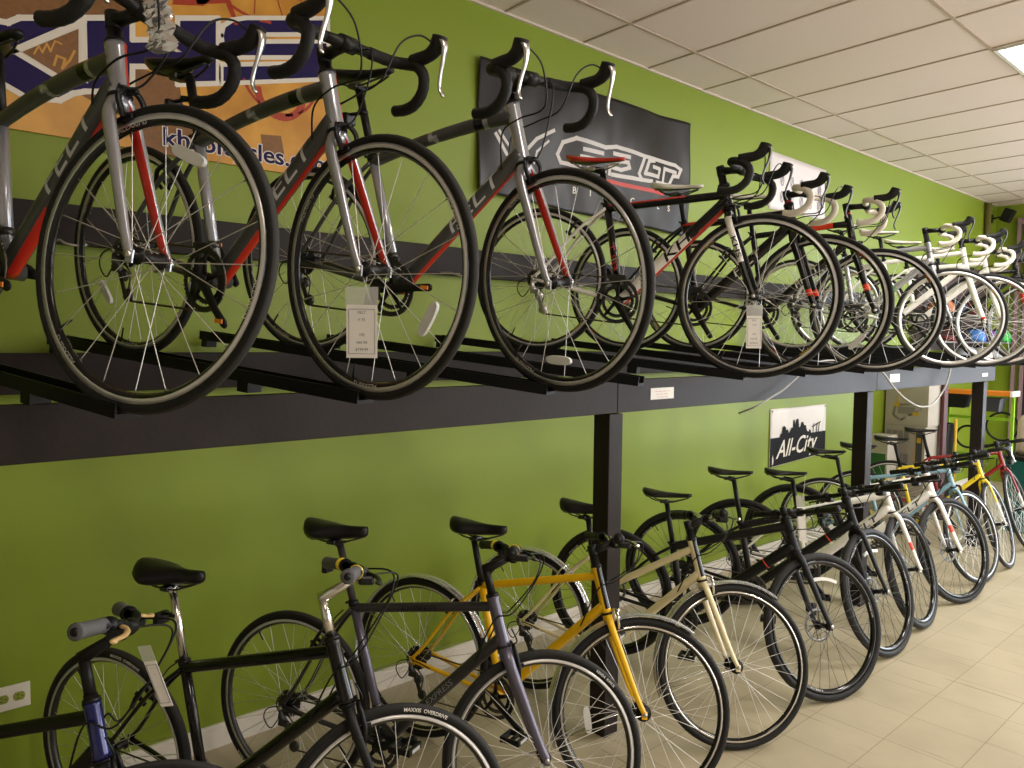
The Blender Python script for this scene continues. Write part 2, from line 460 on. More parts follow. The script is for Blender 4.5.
    if rf is not None:
        an, rr, kind = rf
        b = MB()
        if kind == 'oval':
            pts = []
            for i in range(20):
                a = 2*pi*i/20; c, s_ = cos(a), sin(a)
                pts.append((math.copysign(abs(c)**.6, c)*.048, math.copysign(abs(s_)**.8, s_)*.0135))
            b.prism(pts, (rr*cos(an), -.012, rr*sin(an)), (-sin(an), 0, cos(an)), (cos(an), 0, sin(an)), (0, .010, 0))
        else:
            n2 = 8; rr2 = rr
            pth = [(rr2*cos(an+t), -.012, rr2*sin(an+t)) for t in [lerp(-.33, .33, i/n2) for i in range(n2+1)]]
            b.ribbon(pth, lambda i: V((cos(an+lerp(-.33, .33, i/n2)), 0, sin(an+lerp(-.33, .33, i/n2))))*.016, lambda i: V((0, .008, 0)))
        o = obj('reflector', b, REFL, w); o['label'] = 'clear spoke reflector'
    # valve
    b = MB(); va = 1.9+s['phase']; b.tube([(ri*cos(va), 0, ri*sin(va)), ((ri-.035)*cos(va), 0, (ri-.035)*sin(va))], .003, 6); obj('valve', b, MATTB, w)
    if rear:
        b = MB(); rmax = s.get('cogR', .050)
        for i in range(8):
            rr = lerp(.024, rmax, i/7); y = -.050+i*.0040
            pts = []
            nt = 12+i*2
            for j in range(nt*2):
                a = pi*j/nt; q = rr+(.0025 if j % 2 else -.0015); pts.append((q*cos(a), q*sin(a)))
            b.prism(pts, (0, y, 0), (1, 0, 0), (0, 0, 1), (0, .0018, 0))
        obj('cassette', b, [DSTEEL], w)
    if s.get('disc'):
        b = MB(); rr = .08
        b.lathe([(rr, .040), (rr-.014, .040), (rr-.014, .042), (rr, .042)], n=48, closed=True)
        for i in range(6):
            a = pi/3*i; b.tube([(.02*cos(a), .041, .02*sin(a)), (.068*cos(a+.5), .041, .068*sin(a+.5))], .003, 5)
        b.lathe([(.022, .036), (.022, .044), (.01, .044), (.01, .036)], n=20, m=1, closed=True)
        o = obj('brake_rotor', b, [mat('rotor_steel', (.25, .25, .25), .4, metal=1.), BLACK], w)
    return w

def saddle(root, x, z, mt, under=BLACK, tilt=0., L=.27, W=.072, thick=1.):
    b = MB(); secs = []
    N_ = 15
    for i in range(N_+1):
        t = i/N_; xx = -L/2+L*t
        if t < .32: wd = W*math.sin((.35+.65*t/.32)*pi/2)
        else: wd = lerp(W, .019, min(1, ((t-.32)/.38))**.85) if t < .7 else .019+.002*sin((t-.7)/.3*pi)
        if i == 0: wd *= .75
        if i == N_: wd *= .55
        top = .010*(1-t)**2+(.004 if t > .85 else 0)*0 - .006*sin(pi*t)
        th = (.030*(1-t)**1.5+.011)*thick
        if i == 0: th *= .6
        if i == N_: th *= .6
        q = []
        for j in range(12):
            a = 2*pi*j/12; c, s_ = cos(a), sin(a)
            yy = wd*math.copysign(abs(c)**.8, c)
            zz = (abs(s_)**.75*(.010+.016*(thick > 1.1)) if s_ > 0 else -abs(s_)**.9*th*(.55+.45*(1-abs(c))))
            zz -= (abs(yy)/W)**2*.012 if t < .6 else 0
            q.append(V((xx, yy, top+zz)))
        secs.append(q)
    b.loft(secs, mf=lambda i, j: 1 if 7 < j < 10 and thick < 1.2 else 0)
    M = Matrix.Translation((x, 0, z)) @ Matrix.Rotation(tilt, 4, 'Y')
    sd = obj('saddle', b, [mt, under], root, M)
    b = MB()
    for sy in (-1, 1):
        b.tube(spline([(-.10, sy*.03, -.018), (-.06, sy*.022, -.040), (.02, sy*.02, -.044), (.07, sy*.016, -.030), (.115, sy*.006, -.014)], 4), .0035, 6)
    b.box((-.01, 0, -.045), (.035, .055, .016), bev=.004)
    obj('saddle_rails', b, [DSTEEL if mt is not RED else SILV], sd)
    return M

def chainring(b, R, y, m=0, nt=44, arms=5, mr=0):
    n = nt*2; vs = []; fs = []
    for side in (0, 1):
        yy = y+side*.003
        for j in range(n):
            a = 2*pi*j/n; q = R+(.002 if j % 2 else -.003); vs.append((q*cos(a), yy, q*sin(a)))
        for j in range(n):
            a = 2*pi*j/n; q = R-.015; vs.append((q*cos(a), yy, q*sin(a)))
    for j in range(n):
        k2 = (j+1) % n
        fs += [(j, k2, n+k2, n+j), (2*n+j, 3*n+j, 3*n+k2, 2*n+k2), (j, 2*n+j, 2*n+k2, k2), (n+j, n+k2, 3*n+k2, 3*n+j)]
    b.add(vs, fs, mr, False)
    for i in range(arms):
        a = 2*pi*i/arms+.3
        b.tube([(.012*cos(a), y, .012*sin(a)), ((R-.013)*cos(a), y+.002, (R-.013)*sin(a))], [.010, .006], 6, m=m, ell=(.5, 1))

def bicycle(key, pose, s, label, group=None, cat='bicycle', up=False, cap_z=None):
    x, y, z, sl, h, st, ln, wb = pose
    R, tw = s['R'], s['tw']
    ha = R_(s.get('ha', 72.5)); ax = V((-cos(ha), 0, sin(ha)))
    fa0 = V((wb, 0, R)); p0 = fa0-V((sin(ha), 0, cos(ha)))*.045
    S = Matrix.Translation(p0) @ rax(st, ax) @ Matrix.Translation(-p0)
    F = lambda v: S @ V(v)
    def rootM(zz, slp):
        return Matrix.Translation((x, y, zz)) @ (Matrix.Rotation(h, 4, 'Z') @ Matrix.Rotation(slp, 4, 'Y') @ Matrix.Rotation(ln, 4, 'X'))
    def low(Mx, front):
        m_ = 9
        for i in range(90):
            a = 2*pi*i/90
            for dy in (-tw*.7, 0, tw*.7):
                rr = R if dy == 0 else R-tw*.29
                v = V((wb+rr*cos(a), dy, R+rr*sin(a))) if front else V((rr*cos(a), dy, R+rr*sin(a)))
                if front: v = F(v)
                m_ = min(m_, (Mx @ v).z)
        return m_
    zz = z+H
    if not up:      # stand both tyres on the floor
        for _ in range(6):
            Mx = rootM(zz, sl); zz -= low(Mx, False)-.001; Mx = rootM(zz, sl); d = low(Mx, True)-.001; sl += d/wb
    Mx = rootM(zz, sl)
    root = thing('bicycle', label, cat, Mx, group)
    B = Bike(); B.root = root; B.M = Mx; B.F = F; B.S = S; B.s = s
    T = lambda t: p0+ax*t
    fork_t = s.get('t_bot', .375); top_t = s['t_top']
    cl = V((s['clus'][0], 0, s['clus'][1])); bb = V((.41, 0, .268+R-.334))
    tt1 = T(s.get('tt1', top_t-.035)); tt0 = V((s['tt0'][0], 0, s['tt0'][1])) if 'tt0' in s else cl+V((0, 0, -.02))
    dt1 = T(fork_t+.035)
    c = s['c']     # list of frame materials [main, accent, decal...]
    # ---- frame
    b = MB()
    rHT, rTT, rDT, rST = s.get('r', (.020, .0165, .022, .0165))
    b.tube([T(fork_t+.004), T(fork_t+.02), T(lerp(fork_t, top_t, .5)), T(top_t-.01), T(top_t)], [rHT*1.12, rHT, rHT*.94, rHT, rHT*1.08], 20, m=s.get('mHT', 0), mf=s.get('mfHT'))
    arch = s.get('arch', 0.)
    tp = [tt1.lerp(tt0, i/32)+V((0, 0, arch*4*(i/32)*(1-i/32))) for i in range(33)]
    b.tube(tp, [lerp(rTT*s.get('ttg', 1.), rTT, i/32) for i in range(33)], 16, m=s.get('mTT', 0), mf=s.get('mfTT'), ell=s.get('ellT', (1, 1)))
    b.tube([dt1.lerp(bb, i/30) for i in range(31)], [rDT]*31, 20, m=s.get('mDT', 0), mf=s.get('mfDT'), ell=s.get('ellD', (1, 1)))
    b.tube([cl, bb.lerp(cl, .5), bb], rST, 12, m=s.get('mST', 0), mf=s.get('mfST'))
    ra = V((0, 0, R))
    mS = s.get('mSS', 0)
    for sd in (-1, 1):
        b.tube(spline([bb+V((-.01, sd*.024, 0)), V((.30, sd*.034, lerp(bb.z, R, .25))), V((.12, sd*.056, lerp(bb.z, R, .75))), ra+V((.012, sd*.066, 0))], 5), s.get('rCS', .0095), 8, m=s.get('mCS', mS), mf=s.get('mfCS'))
        b.tube(spline([cl+V((0, sd*.014, -.02)), lerp(cl, ra, .35)+V((-.012, sd*.036, 0)), lerp(cl, ra, .8)+V((0, sd*.058, 0)), ra+V((.004, sd*.066, .012))], 5), s.get('rSS', .0072), 8, m=mS)
        b.box((.003, sd*.066, R), (.030, .005, .034), m=s.get('mDrop', mS), bev=.0015)
    b.tube([lerp(cl, ra, .36)+V((-.012, -.037, 0)), lerp(cl, ra, .36)+V((-.012, .037, 0))], .006, 6, m=mS)
    b.tube([bb+V((0, -.036, 0)), bb+V((0, .036, 0))], .021, 16, m=s.get('mDT', 0), ref=(1, 0, 0))
    fr = obj('frame', b, c, root)
    # down tube / top tube lettering
    for (which, st_, siz, t, mt2, off, sx) in s.get('text', []):
        a0, a1, rr = (dt1, bb, rDT) if which == 'D' else ((tt1, tt0, rTT) if which == 'T' else (cl, bb, rST))
        e = (a0-a1).normalized(); up_ = V((0, 1, 0)).cross(e)*-1; 
        if up_.z < 0: up_ = -up_
        mid_ = a1.lerp(a0, t); b = MB()
        for sd in (-1, 1):
            def fn(u, v, sd=sd):
                yy = math.sqrt(max(1e-6, (rr+.0012)**2-v*v)) if abs(v) < rr else 0
                return mid_+e*(u*(1 if sd < 0 else -1))+up_*v+V((0, sd*yy, 0))
            put_text(b, st_, siz, fn, 0, off=off, shear=.2, sx=sx)
        obj('frame_lettering', b, [mt2], fr)
    if s.get('badge'):
        b = MB(); t_ = lerp(fork_t, top_t, .5); b.box((0, 0, 0), (.006, .030, .085), Matrix.Translation(T(t_)+V((rHT*.93, 0, .006))) @ Matrix.Rotation(-(pi/2-ha), 4, 'Y'), bev=.001)
        obj('head_badge', b, [s['badge']], fr)
    for (t_, mt2) in s.get('bands', []):
        b = MB(); p = bb.lerp(dt1, t_); e = (dt1-bb).normalized(); b.tube([p, p+e*.006], rDT*1.04, 16); obj('accent_band', b, [mt2], fr)
    # ---- fork
    b = MB(); cr = T(fork_t); crw = .028 if tw < .015 else .032
    rf_ = s.get('rF', (.0155, .0085))
    for sd in (-1, 1):
        q = T(fork_t-.02)+V((0, sd*crw*.75, 0)); tip = fa0+V((0, sd*.052, .0))
        m0 = T(fork_t-.055)+V((.001, sd*(crw+.006), 0)); low_ = lerp(m0, tip, .86)+V((-.004, 0, 0))
        pts = spline([T(fork_t-.004)+V((0, sd*.008, 0)), q, m0, lerp(m0, tip, .33)+V((-.002, 0, 0)), lerp(m0, tip, .6)+V((-.004, 0, 0)), low_, tip], 5)
        rr = [lerp(rf_[0], rf_[1], (i/(len(pts)-1))**.9) for i in range(len(pts))]
        if sd < 0: fpos = (m0.copy(), tip.copy())
        b.tube(pts, rr, 12, mf=(lambda t, a, sd=sd: s['mfF'](t, a, sd)) if s.get('mfF') else None, m=s.get('mF', 0), ell=s.get('ellF', (.8, 1.1)))
        b.box(tip+V((.0, sd*-.001, -.004)), (.020, .005, .028), m=s.get('mTip', s.get('mF', 0)), bev=.001)
    b.tube([T(fork_t-.03), T(fork_t)], [.017, .020], 12, m=s.get('mF', 0))
    b.xf(F); fk = obj('fork', b, s.get('cf', c), root)
    if s.get('forktext'):
        st_, sz2, mt2 = s['forktext']; b = MB(); e = (fpos[1]-fpos[0]).normalized(); o_ = lerp(fpos[0], fpos[1], .34)+V((0, -.0150, 0)); n_ = V((e.z, 0, -e.x))
        put_text(b, st_, sz2, lambda u, v: o_+e*u-n_*v*(-1 if n_.x > 0 else 1), 0, off=.01, sx=1.7); b.xf(F); obj('fork_lettering', b, [mt2], fk)
    # ---- wheels
    Mr = Matrix.Translation((0, 0, R))
    ws = dict(s); 
    wheel(root, Mr, ws, True)
    wheel(root, S @ Matrix.Translation(fa0), ws, False)
    # ---- headset + stem
    b = MB(); sp = s.get('spacer', .03)
    b.tube([T(top_t), T(top_t+.010), T(top_t+.011), T(top_t+sp)], [rHT*1.1, rHT*.98, .0165, .0165], 16)
    if s.get('redspacer'): b.tube([T(top_t+sp*.45), T(top_t+sp*.45+.005)], .0172, 16, m=1)
    b.xf(F); obj('headset', b, [BLACK, ORED], root)
    b = MB(); b.tube([T(fork_t-.002), T(fork_t+.006)], rHT*1.2, 16); b.xf(F); obj('headset_cup', b, [BLACK], root)
    sm_ = s.get('stem', (.10, .01)); base = T(top_t+sp+.02)
    clamp = base+V((sm_[0], 0, sm_[1]))
    b = MB()
    if s.get('quill'):
        b.tube([T(top_t+sp-.01), T(top_t+sp+s['quill'])], [.0145, .0135], 14); base = T(top_t+sp+s['quill']-.01); clamp = base+V((sm_[0], 0, sm_[1]))
        b.tube([base+V((-.008, 0, -.004)), base.lerp(clamp, .5), clamp+V((-.01, 0, 0))], [.018, .014, .015], 12)
    else:
        b.tube([T(top_t+sp), T(top_t+sp+.04)], [.0175, .0175], 14)
        b.tube([base+V((.004, 0, 0)), base.lerp(clamp, .5), clamp+V((-.01, 0, 0))], [.017, .0145, .017], 12)
    b.tube([clamp+V((0, -.023, 0)), clamp+V((0, .023, 0))], .021, 14, ref=(1, 0, 0))
    b.xf(F); obj('stem', b, [s.get('stemm', BLACK)], root)
    # ---- seatpost + saddle
    sx_, sz_ = s['sad']
    b = MB(); tp_ = V((sx_-.012, 0, sz_-.050)); 
    d = (cl-bb).normalized(); ptop = V((cl.x+d.x/d.z*(tp_.z-cl.z), 0, tp_.z))
    b.tube([cl-d*.02, ptop], .0136, 12); b.tube([ptop-d*.01, ptop, tp_+V((0, 0, .008))], [.0136, .016, .014], 10)
    b.box(tp_+V((0, 0, .002)), (.045, .040, .012), bev=.003)
    sp_ = obj('seatpost', b, [s.get('postm', BLACK)], root)
    b = MB(); b.tube([cl-d*.012, cl+d*.006], [rST*1.2, rST*1.2], 14); b.tube([cl+V((-.02, -.016, 0)), cl+V((-.02, .016, 0))], .005, 8, ref=(1, 0, 0)); obj('seat_clamp', b, [s.get('clampm', BLACK)], root)
    saddle(root, sx_, sz_, s.get('sadm', SADB), s.get('sadu', BLACK), s.get('sadt', 0.), s.get('sadL', .27), s.get('sadW', .07), s.get('sadth', 1.))
    if s.get('postrefl'):
        b = MB(); p = cl.lerp(tp_, .62); b.tube([p+V((.0, 0, 0)), p+V((-.0, 0, .012))], .018, 10); b.box(p+V((-.060, 0, -.014)), (.022, .052, .040), bev=.005); b.tube([p+V((0, 0, .005)), p+V((-.055, 0, .002))], .006, 6)
        obj('rear_reflector', b, [BLACK], sp_)
    # ---- drivetrain
    b = MB(); cr_ = s.get('ringR', .092)
    chainring(b, cr_, -.050, nt=s.get('ringN', 44), mr=1); chainring(b, cr_*.76, -.042, nt=34, mr=1, arms=0)
    b.tube([(0, -.06, 0), (0, -.036, 0)], .018, 14, ref=(1, 0, 0))
    b.lathe([(.0, -.064), (.014, -.064), (.016, -.058), (.016, -.05)], n=14)
    ca = s.get('ca', -.9)
    Mc = Matrix.Translation(bb)
    cs = obj('crankset', b, [s.get('crankm', BLACK), s.get('ringm', DSTEEL)], root, Mc)
    for sd, an in ((-1, ca), (1, ca+pi)):
        b = MB(); e = V((cos(an), 0, sin(an))); y0_ = sd*.060; y1_ = sd*.075
        b.tube([e*-.012+V((0, y0_, 0)), e*.02+V((0, y0_, 0)), e*.12+V((0, y1_, 0)), e*.172+V((0, y1_, 0)), e*.182+V((0, y1_, 0))], [.010, .0165, .0115, .012, .007], 10, ell=(.6, 1.1))
        ar = obj('crank_arm', b, [s.get('crankm', BLACK)], cs)
        if s.get('pedals'):
            b = MB(); o_ = e*.170+V((0, sd*.135, 0)); 
            for dx in (-.036, .036): b.box(o_+V((dx, 0, 0)), (.012, .085, .024), bev=.003)
            for dy in (-.038, .038): b.box(o_+V((0, dy, 0)), (.075, .010, .020), bev=.003)
            b.tube([e*.170+V((0, sd*.07, 0)), o_+V((0, sd*.035, 0))], .008, 8, ref=(1, 0, 0))
            pd = obj('pedal', b, [BLACK], ar)
            b = MB()
            for dx in (-.0425, .0425): b.box(o_+V((dx, 0, 0)), (.002, .05, .012))
            q = obj('pedal_reflector', b, [s.get('pedr', REFL)], ar)
        elif s.get('capm'):
            b = MB(); b.box(e*.160+V((0, y1_+sd*.012, 0)), (.03, .003, .012), Matrix(), 0); obj('crank_sticker', b, [s['capm']], ar)
    # rear derailleur
    b = MB(); dj = ra+V((-.004, -.062, -.035)); p2 = ra+V((.035, -.058, -.075)); p3 = ra+V((.060, -.058, -.135))
    b.tube([ra+V((0, -.068, -.012)), dj, p2], [.008, .013, .011], 8); b.box((dj+p2)/2+V((0, -.008, 0)), (.045, .016, .022), bev=.004)
    for q in (p2, p3): b.lathe([(.0, -.006), (.019, -.006), (.021, 0), (.019, .006), (0, .006)], Matrix.Translation(q), n=14)
    b.ribbon([p2+V((0, -.010, 0)), p3+V((0, -.010, 0))], lambda i: V((.018, 0, .006)), lambda i: V((0, .002, 0)))
    obj('rear_derailleur', b, [s.get('derm', DSTEEL)], root)
    # chain
    b = MB(); yc = -.047; rc = .038
    def arc(c0, r0, a0, a1, n_): return [V((c0.x+r0*cos(lerp(a0, a1, i/n_)), yc, c0.z+r0*sin(lerp(a0, a1, i/n_)))) for i in range(n_+1)]
    path = arc(bb, cr_-.001, pi/2+.05, -pi/2+.05, 10)+arc(p3, .019, pi*1.5, pi*.8, 4)+arc(p2, .019, -.4, .9, 3)+arc(ra, rc, -pi*.35, -pi, 4)+arc(ra, rc, pi, pi/2+.1, 4)
    b.tube(path, .0035, 4, closed=True, ell=(1.0, 1.0)); obj('chain', b, [CHAINM], root)
    # derailleur cable loop
    b = MB(); b.tube(spline([ra+V((.10, -.070, -.012)), ra+V((.02, -.074, .006)), ra+V((-.055, -.072, -.01)), ra+V((-.075, -.07, -.05)), ra+V((-.045, -.066, -.085)), dj+V((-.01, 0, -.01))], 6), .0024, 6); obj('cable', b, [BLACK], root)
    # front derailleur
    b = MB(); q = bb.lerp(cl, .24); b.tube([q-d*.008, q+d*.012], rST*1.12, 10); b.box(bb+V((-.01, -.048, cr_+.006)), (.08, .014, .018), bev=.003); obj('front_derailleur', b, [DSTEEL], root)
    # ---- brakes
    kind = s['brake']
    def caliper(Mc_, mtb, name='brake_caliper'):
        b = MB()
        if kind == 'road':
            b.tube([(0, 0, .028), (.018, 0, .028), (.04, 0, .028)], .007, 8)
            for sd in (-1, 1):
                b.tube(spline([(.030, -sd*.004, .034), (.032, sd*.020, .030), (.032, sd*.034, .008), (.030, sd*.028, -.018), (.028, sd*.021, -.034)], 4), [.007]*17, 8, ell=(1.1, .8))
                b.box((.026, sd*.015, -.036), (.045, .008, .011), bev=.002, m=1)
            b.tube([(.034, -.030, .034), (.034, -.040, .012)], .004, 6); b.lathe([(0, -.006), (.007, -.005), (.007, .006), (0, .006)], Matrix.Translation((.044, 0, .028)), n=10)
        else:
            for sd in (-1, 1):
                b.tube([(.020, sd*.036, -.075), (.030, sd*.034, -.04), (.030, sd*.030, .0), (.028, sd*.026, .035)], [.008, .008, .007, .005], 8)
                b.box((.022, sd*.018, -.045), (.055, .010, .012), bev=.002, m=1)
            b.tube(spline([(.028, .03, .030), (.03, 0, .034), (.028, -.028, .033), (.04, -.055, .045), (.03, -.065, .09)], 4), .0028, 6, m=1)
        return obj(name, b, [mtb, BLACK], root, Mc_)
    bm_ = s.get('brakem', BLACK)
    if kind in ('road', 'v'):
        dz = R-tw+.0  # wheel centre to rim track
        pf = T(fork_t-.025); 
        wc = (pf-fa0).length
        Mf = S @ Matrix.Translation(pf) @ Matrix.Rotation(-(pi/2-ha), 4, 'Y')
        caliper(Mf, bm_)
        pr_ = lerp(cl, ra, .36)+V((-.012, 0, 0)); dirv = (pr_-ra).normalized(); a_ = math.atan2(dirv.x, dirv.z)
        caliper(Matrix.Translation(pr_) @ Matrix.Rotation(a_, 4, 'Y') @ Matrix.Rotation(pi, 4, 'Z'), bm_)
    else:
        b = MB(); tip = fa0+V((-.015, .058, .075)); b.box(tip, (.032, .034, .062), Matrix(), bev=.008); b.box(tip+V((-.02, .0, .0)), (.03, .02, .03), bev=.005); b.xf(F); obj('brake_caliper', b, [BLACK], root)
        b = MB(); b.box(ra+V((.05, .055, .055)), (.055, .03, .035), bev=.008); obj('brake_caliper', b, [BLACK], root)
    # ---- bar
    if s['bar'] == 'drop':
        C0 = clamp; tape = s['tape']; hoodm = s.get('hood', TAPEB); lev = s.get('lever', SILV)
        rt = s.get('barrot', 0.); hb = s.get('hbw', .195)
        def Q(px, py, pz): 
            v = Matrix.Rotation(-rt, 3, 'Y') @ V((px*.90, 0, pz*.88)); return C0+V((v.x, py, v.z))
        b = MB(); b.tube([Q(0, -.085, 0), Q(0, 0, 0), Q(0, .085, 0)], [.013, .0155, .013], 12, ref=(1, 0, 0)); b.xf(F); hbj = obj('handlebar', b, [s.get('barm', BLACK)], root)
        for sd in (-1, 1):
            b = MB()
            pts = spline([Q(0, sd*.075, 0), Q(.002, sd*.15, 0), Q(.012, sd*(hb-.018), 0), Q(.040, sd*(hb-.003), -.003), Q(.072, sd*hb, -.012), Q(.098, sd*hb, -.042), Q(.094, sd*(hb+.003), -.085), Q(.062, sd*(hb+.006), -.120), Q(.020, sd*(hb+.008), -.134), Q(-.025, sd*(hb+.010), -.134)], 4)
            b.tube(pts, [.0152+.0008*(i % 2) for i in range(len(pts))], 10, ref=(1, 0, 0)); b.xf(F); obj('bar_tape', b, [tape], hbj)
            b = MB(); hp = spline([Q(.048, sd*hb, .004), Q(.080, sd*hb, .010), Q(.112, sd*hb, .016), Q(.138, sd*hb, .032), Q(.152, sd*hb, .058), Q(.156, sd*hb, .070)], 3)
            n_ = len(hp); b.tube(hp, [lerp(.0175, .0165, i/6) if i < 6 else (lerp(.0165, .0215, (i-6)/6) if i < 12 else (.0205 if i < n_-1 else .012)) for i in range(n_)], 12, ell=(.88, 1.12)); b.xf(F); obj('brake_hood', b, [hoodm], hbj)
            b = MB(); lp = spline([Q(.158, sd*hb, .062), Q(.174, sd*hb, .040), Q(.172, sd*hb, .0), Q(.160, sd*(hb+.004), -.045), Q(.156, sd*(hb+.008), -.080), Q(.168, sd*(hb+.012), -.104)], 4)
            n_ = len(lp); b.tube(lp, [lerp(.0165, .0068, min(1, i/(n_*.45))) for i in range(n_)], 8, ell=(1.0, .55), ref=(0, 1, 0))
            b.xf(F); obj('brake_lever', b, [lev], hbj)
        # cables
        ht = T(top_t-.03)
        for sd in (-1, 1):
            b = MB()
            if s.get('loops', True):
                b.tube(spline([F(Q(.140, sd*(hb-.010), .045)), F(Q(.13, sd*.14, .055)), F(Q(.125, sd*.075, .01)), F(Q(.10, sd*.035, -.10)), F(ht+V((.055, sd*.04, -.02))), ht+V((-.02, sd*.030, -.06)), dt1.lerp(bb, .12)+V((0, sd*.026, 0))], 6), .0026, 6)
            else:
                b.tube(spline([F(Q(.0, sd*.05, -.014)), F(Q(.07, sd*.05, -.03)), F(Q(.08, sd*.035, -.09)), F(ht+V((.05, sd*.035, -.03))), ht+V((-.01, sd*.028, -.06)), dt1.lerp(bb, .10)+V((0, sd*.024, 0))], 6), .0026, 6)
            obj('cable', b, [BLACK], root)
        b = MB(); b.tube(spline([F(Q(0, .03, -.014)), F(Q(.075, .02, -.02)), F(Q(.085, .01, -.10)), F(T(fork_t+.03)+V((.07, 0, 0))), F(T(fork_t)+V((.042, -.036, .012)))], 6), .0026, 6); obj('cable', b, [BLACK], root)
    else:
        C0 = clamp; hw = s.get('hbw', .29); rise = s.get('rise', .03); sw = s.get('sweep', .05)
        b = MB(); pts = [V((-sw, -hw, rise*.9)), V((-sw*.5, -hw*.68, rise)), V((-.002, -hw*.40, rise*.9)), V((.0, -hw*.22, rise*.1)), V((0, 0, 0)), V((0, hw*.22, rise*.1)), V((-.002, hw*.40, rise*.9)), V((-sw*.5, hw*.68, rise)), V((-sw, hw, rise*.9))]
        b.tube([C0+q for q in spline(pts, 5)], .0118, 10, ref=(1, 0, 0)); b.xf(F); hbj = obj('handlebar', b, [s.get('barm', BLACK)], root)
        for sd in (-1, 1):
            e0 = V((-sw*.52, sd*hw*.62, rise)); e1 = V((-sw*1.02, sd*(hw+.01), rise*.88))
            b = MB(); gp = [C0+e0.lerp(e1, t) for t in (0, .08, .5, .9, .97, 1)]
            gr = s.get('gripr', .0165); b.tube(gp, [gr*1.05, gr*.95, gr, gr*1.02, gr*1.12, gr*.8], 14, ref=(1, 0, 0)); b.tube([C0+e1, C0+e1+V((0, sd*.002, 0))], gr*.55, 10, m=1, ref=(1, 0, 0)); b.xf(F); obj('grip', b, [s.get('gripm', MATTB), BLACK], hbj)
            if s.get('gripring'):
                b = MB(); q = e0+(e0-e1).normalized()*.006; b.tube([C0+q, C0+e0], gr*1.15, 14, ref=(1, 0, 0)); b.xf(F); obj('grip_ring', b, [s['gripring']], hbj)
            # shifter pod + lever
            b = MB(); q = e0.lerp(V((0, sd*hw*.3, rise*.7)), .28)
            b.lathe([(.012, -.016), (.020, -.014), (.022, 0), (.020, .014), (.012, .016)], Matrix.Translation(C0+q), n=14); b.box(C0+q+V((.022, 0, -.020)), (.045, .045, .026), bev=.008); b.xf(F); obj('shifter', b, [BLACK], hbj)
            b = MB(); lp = [q+V((.028, sd*-.008, -.004)), q+V((.045, sd*.02, -.008)), q+V((.048, sd*.07, -.014)), q+V((.036, sd*.125, -.018)), q+V((.040, sd*.14, -.018))]
            b.tube([C0+v for v in spline(lp, 4)], [.008]*3+[.0062]*12+[.0075]*2, 8, ell=(.75, 1.2), ref=(0, 0, 1)); b.xf(F); obj('brake_lever', b, [s.get('lever', BLACK)], hbj)
            b = MB(); tgt = (T(fork_t+.10)+V((.0, sd*.028, 0)))
            b.tube(spline([F(C0+q+V((.03, sd*-.02, -.01))), F(C0+V((.10, sd*.05, rise*.4))), F(C0+V((.09, sd*.01, -.07))), F(T(top_t-.05)+V((.055, sd*.035, 0))), tgt, dt1.lerp(bb, .2)+V((0, sd*.024, -.005))], 7), .0027, 6); obj('cable', b, [s.get('cablem', BLACK)], root)
    # ---- fenders
    if s.get('fender'):
        fm = s['fender']
        for front in (True, False):
            b = MB(); Rf = R+.017; wv_ = tw+.007
            a0, a1 = ((R_(58), R_(205)) if front else (R_(25), R_(215)))
            n_ = 30; secs = []; vs = []; fs = []
            for i in range(n_+1):
                a = lerp(a0, a1, i/n_)
                for rr_, sgn in ((Rf, 1), (Rf-.0012, -1)):
                    for j in range(7):
                        t = -1+2*j/6; y_ = t*wv_; r_ = rr_-.012*t*t
                        vs.append(V((r_*cos(a), y_, r_*sin(a))))
            for i in range(n_):
                for j in range(6):
                    a = i*14+j; fs.append((a, a+1, a+15, a+14)); a += 7; fs.append((a+1, a, a+14, a+15))
                for j in (0, 6):
                    fs.append((i*14+j, i*14+7+j, i*14+21+j, i*14+14+j) if j == 0 else (i*14+7+j, i*14+j, i*14+14+j, i*14+21+j))
            b.add(vs, fs)
            for sd in (-1, 1):
                for aa in ((R_(200),) if front else (R_(150), R_(205))):
                    b.tube([(-.0, sd*.058, .0), ((Rf-.01)*cos(aa), sd*wv_, (Rf-.01)*sin(aa))], .0022, 5)
            o = obj('fender', b, [fm], root, (S @ Matrix.Translation(fa0)) if front else Mr)
    B.clamp = clamp; B.T = T; B.bb = bb; B.cl = cl; B.fa = fa0
    return B

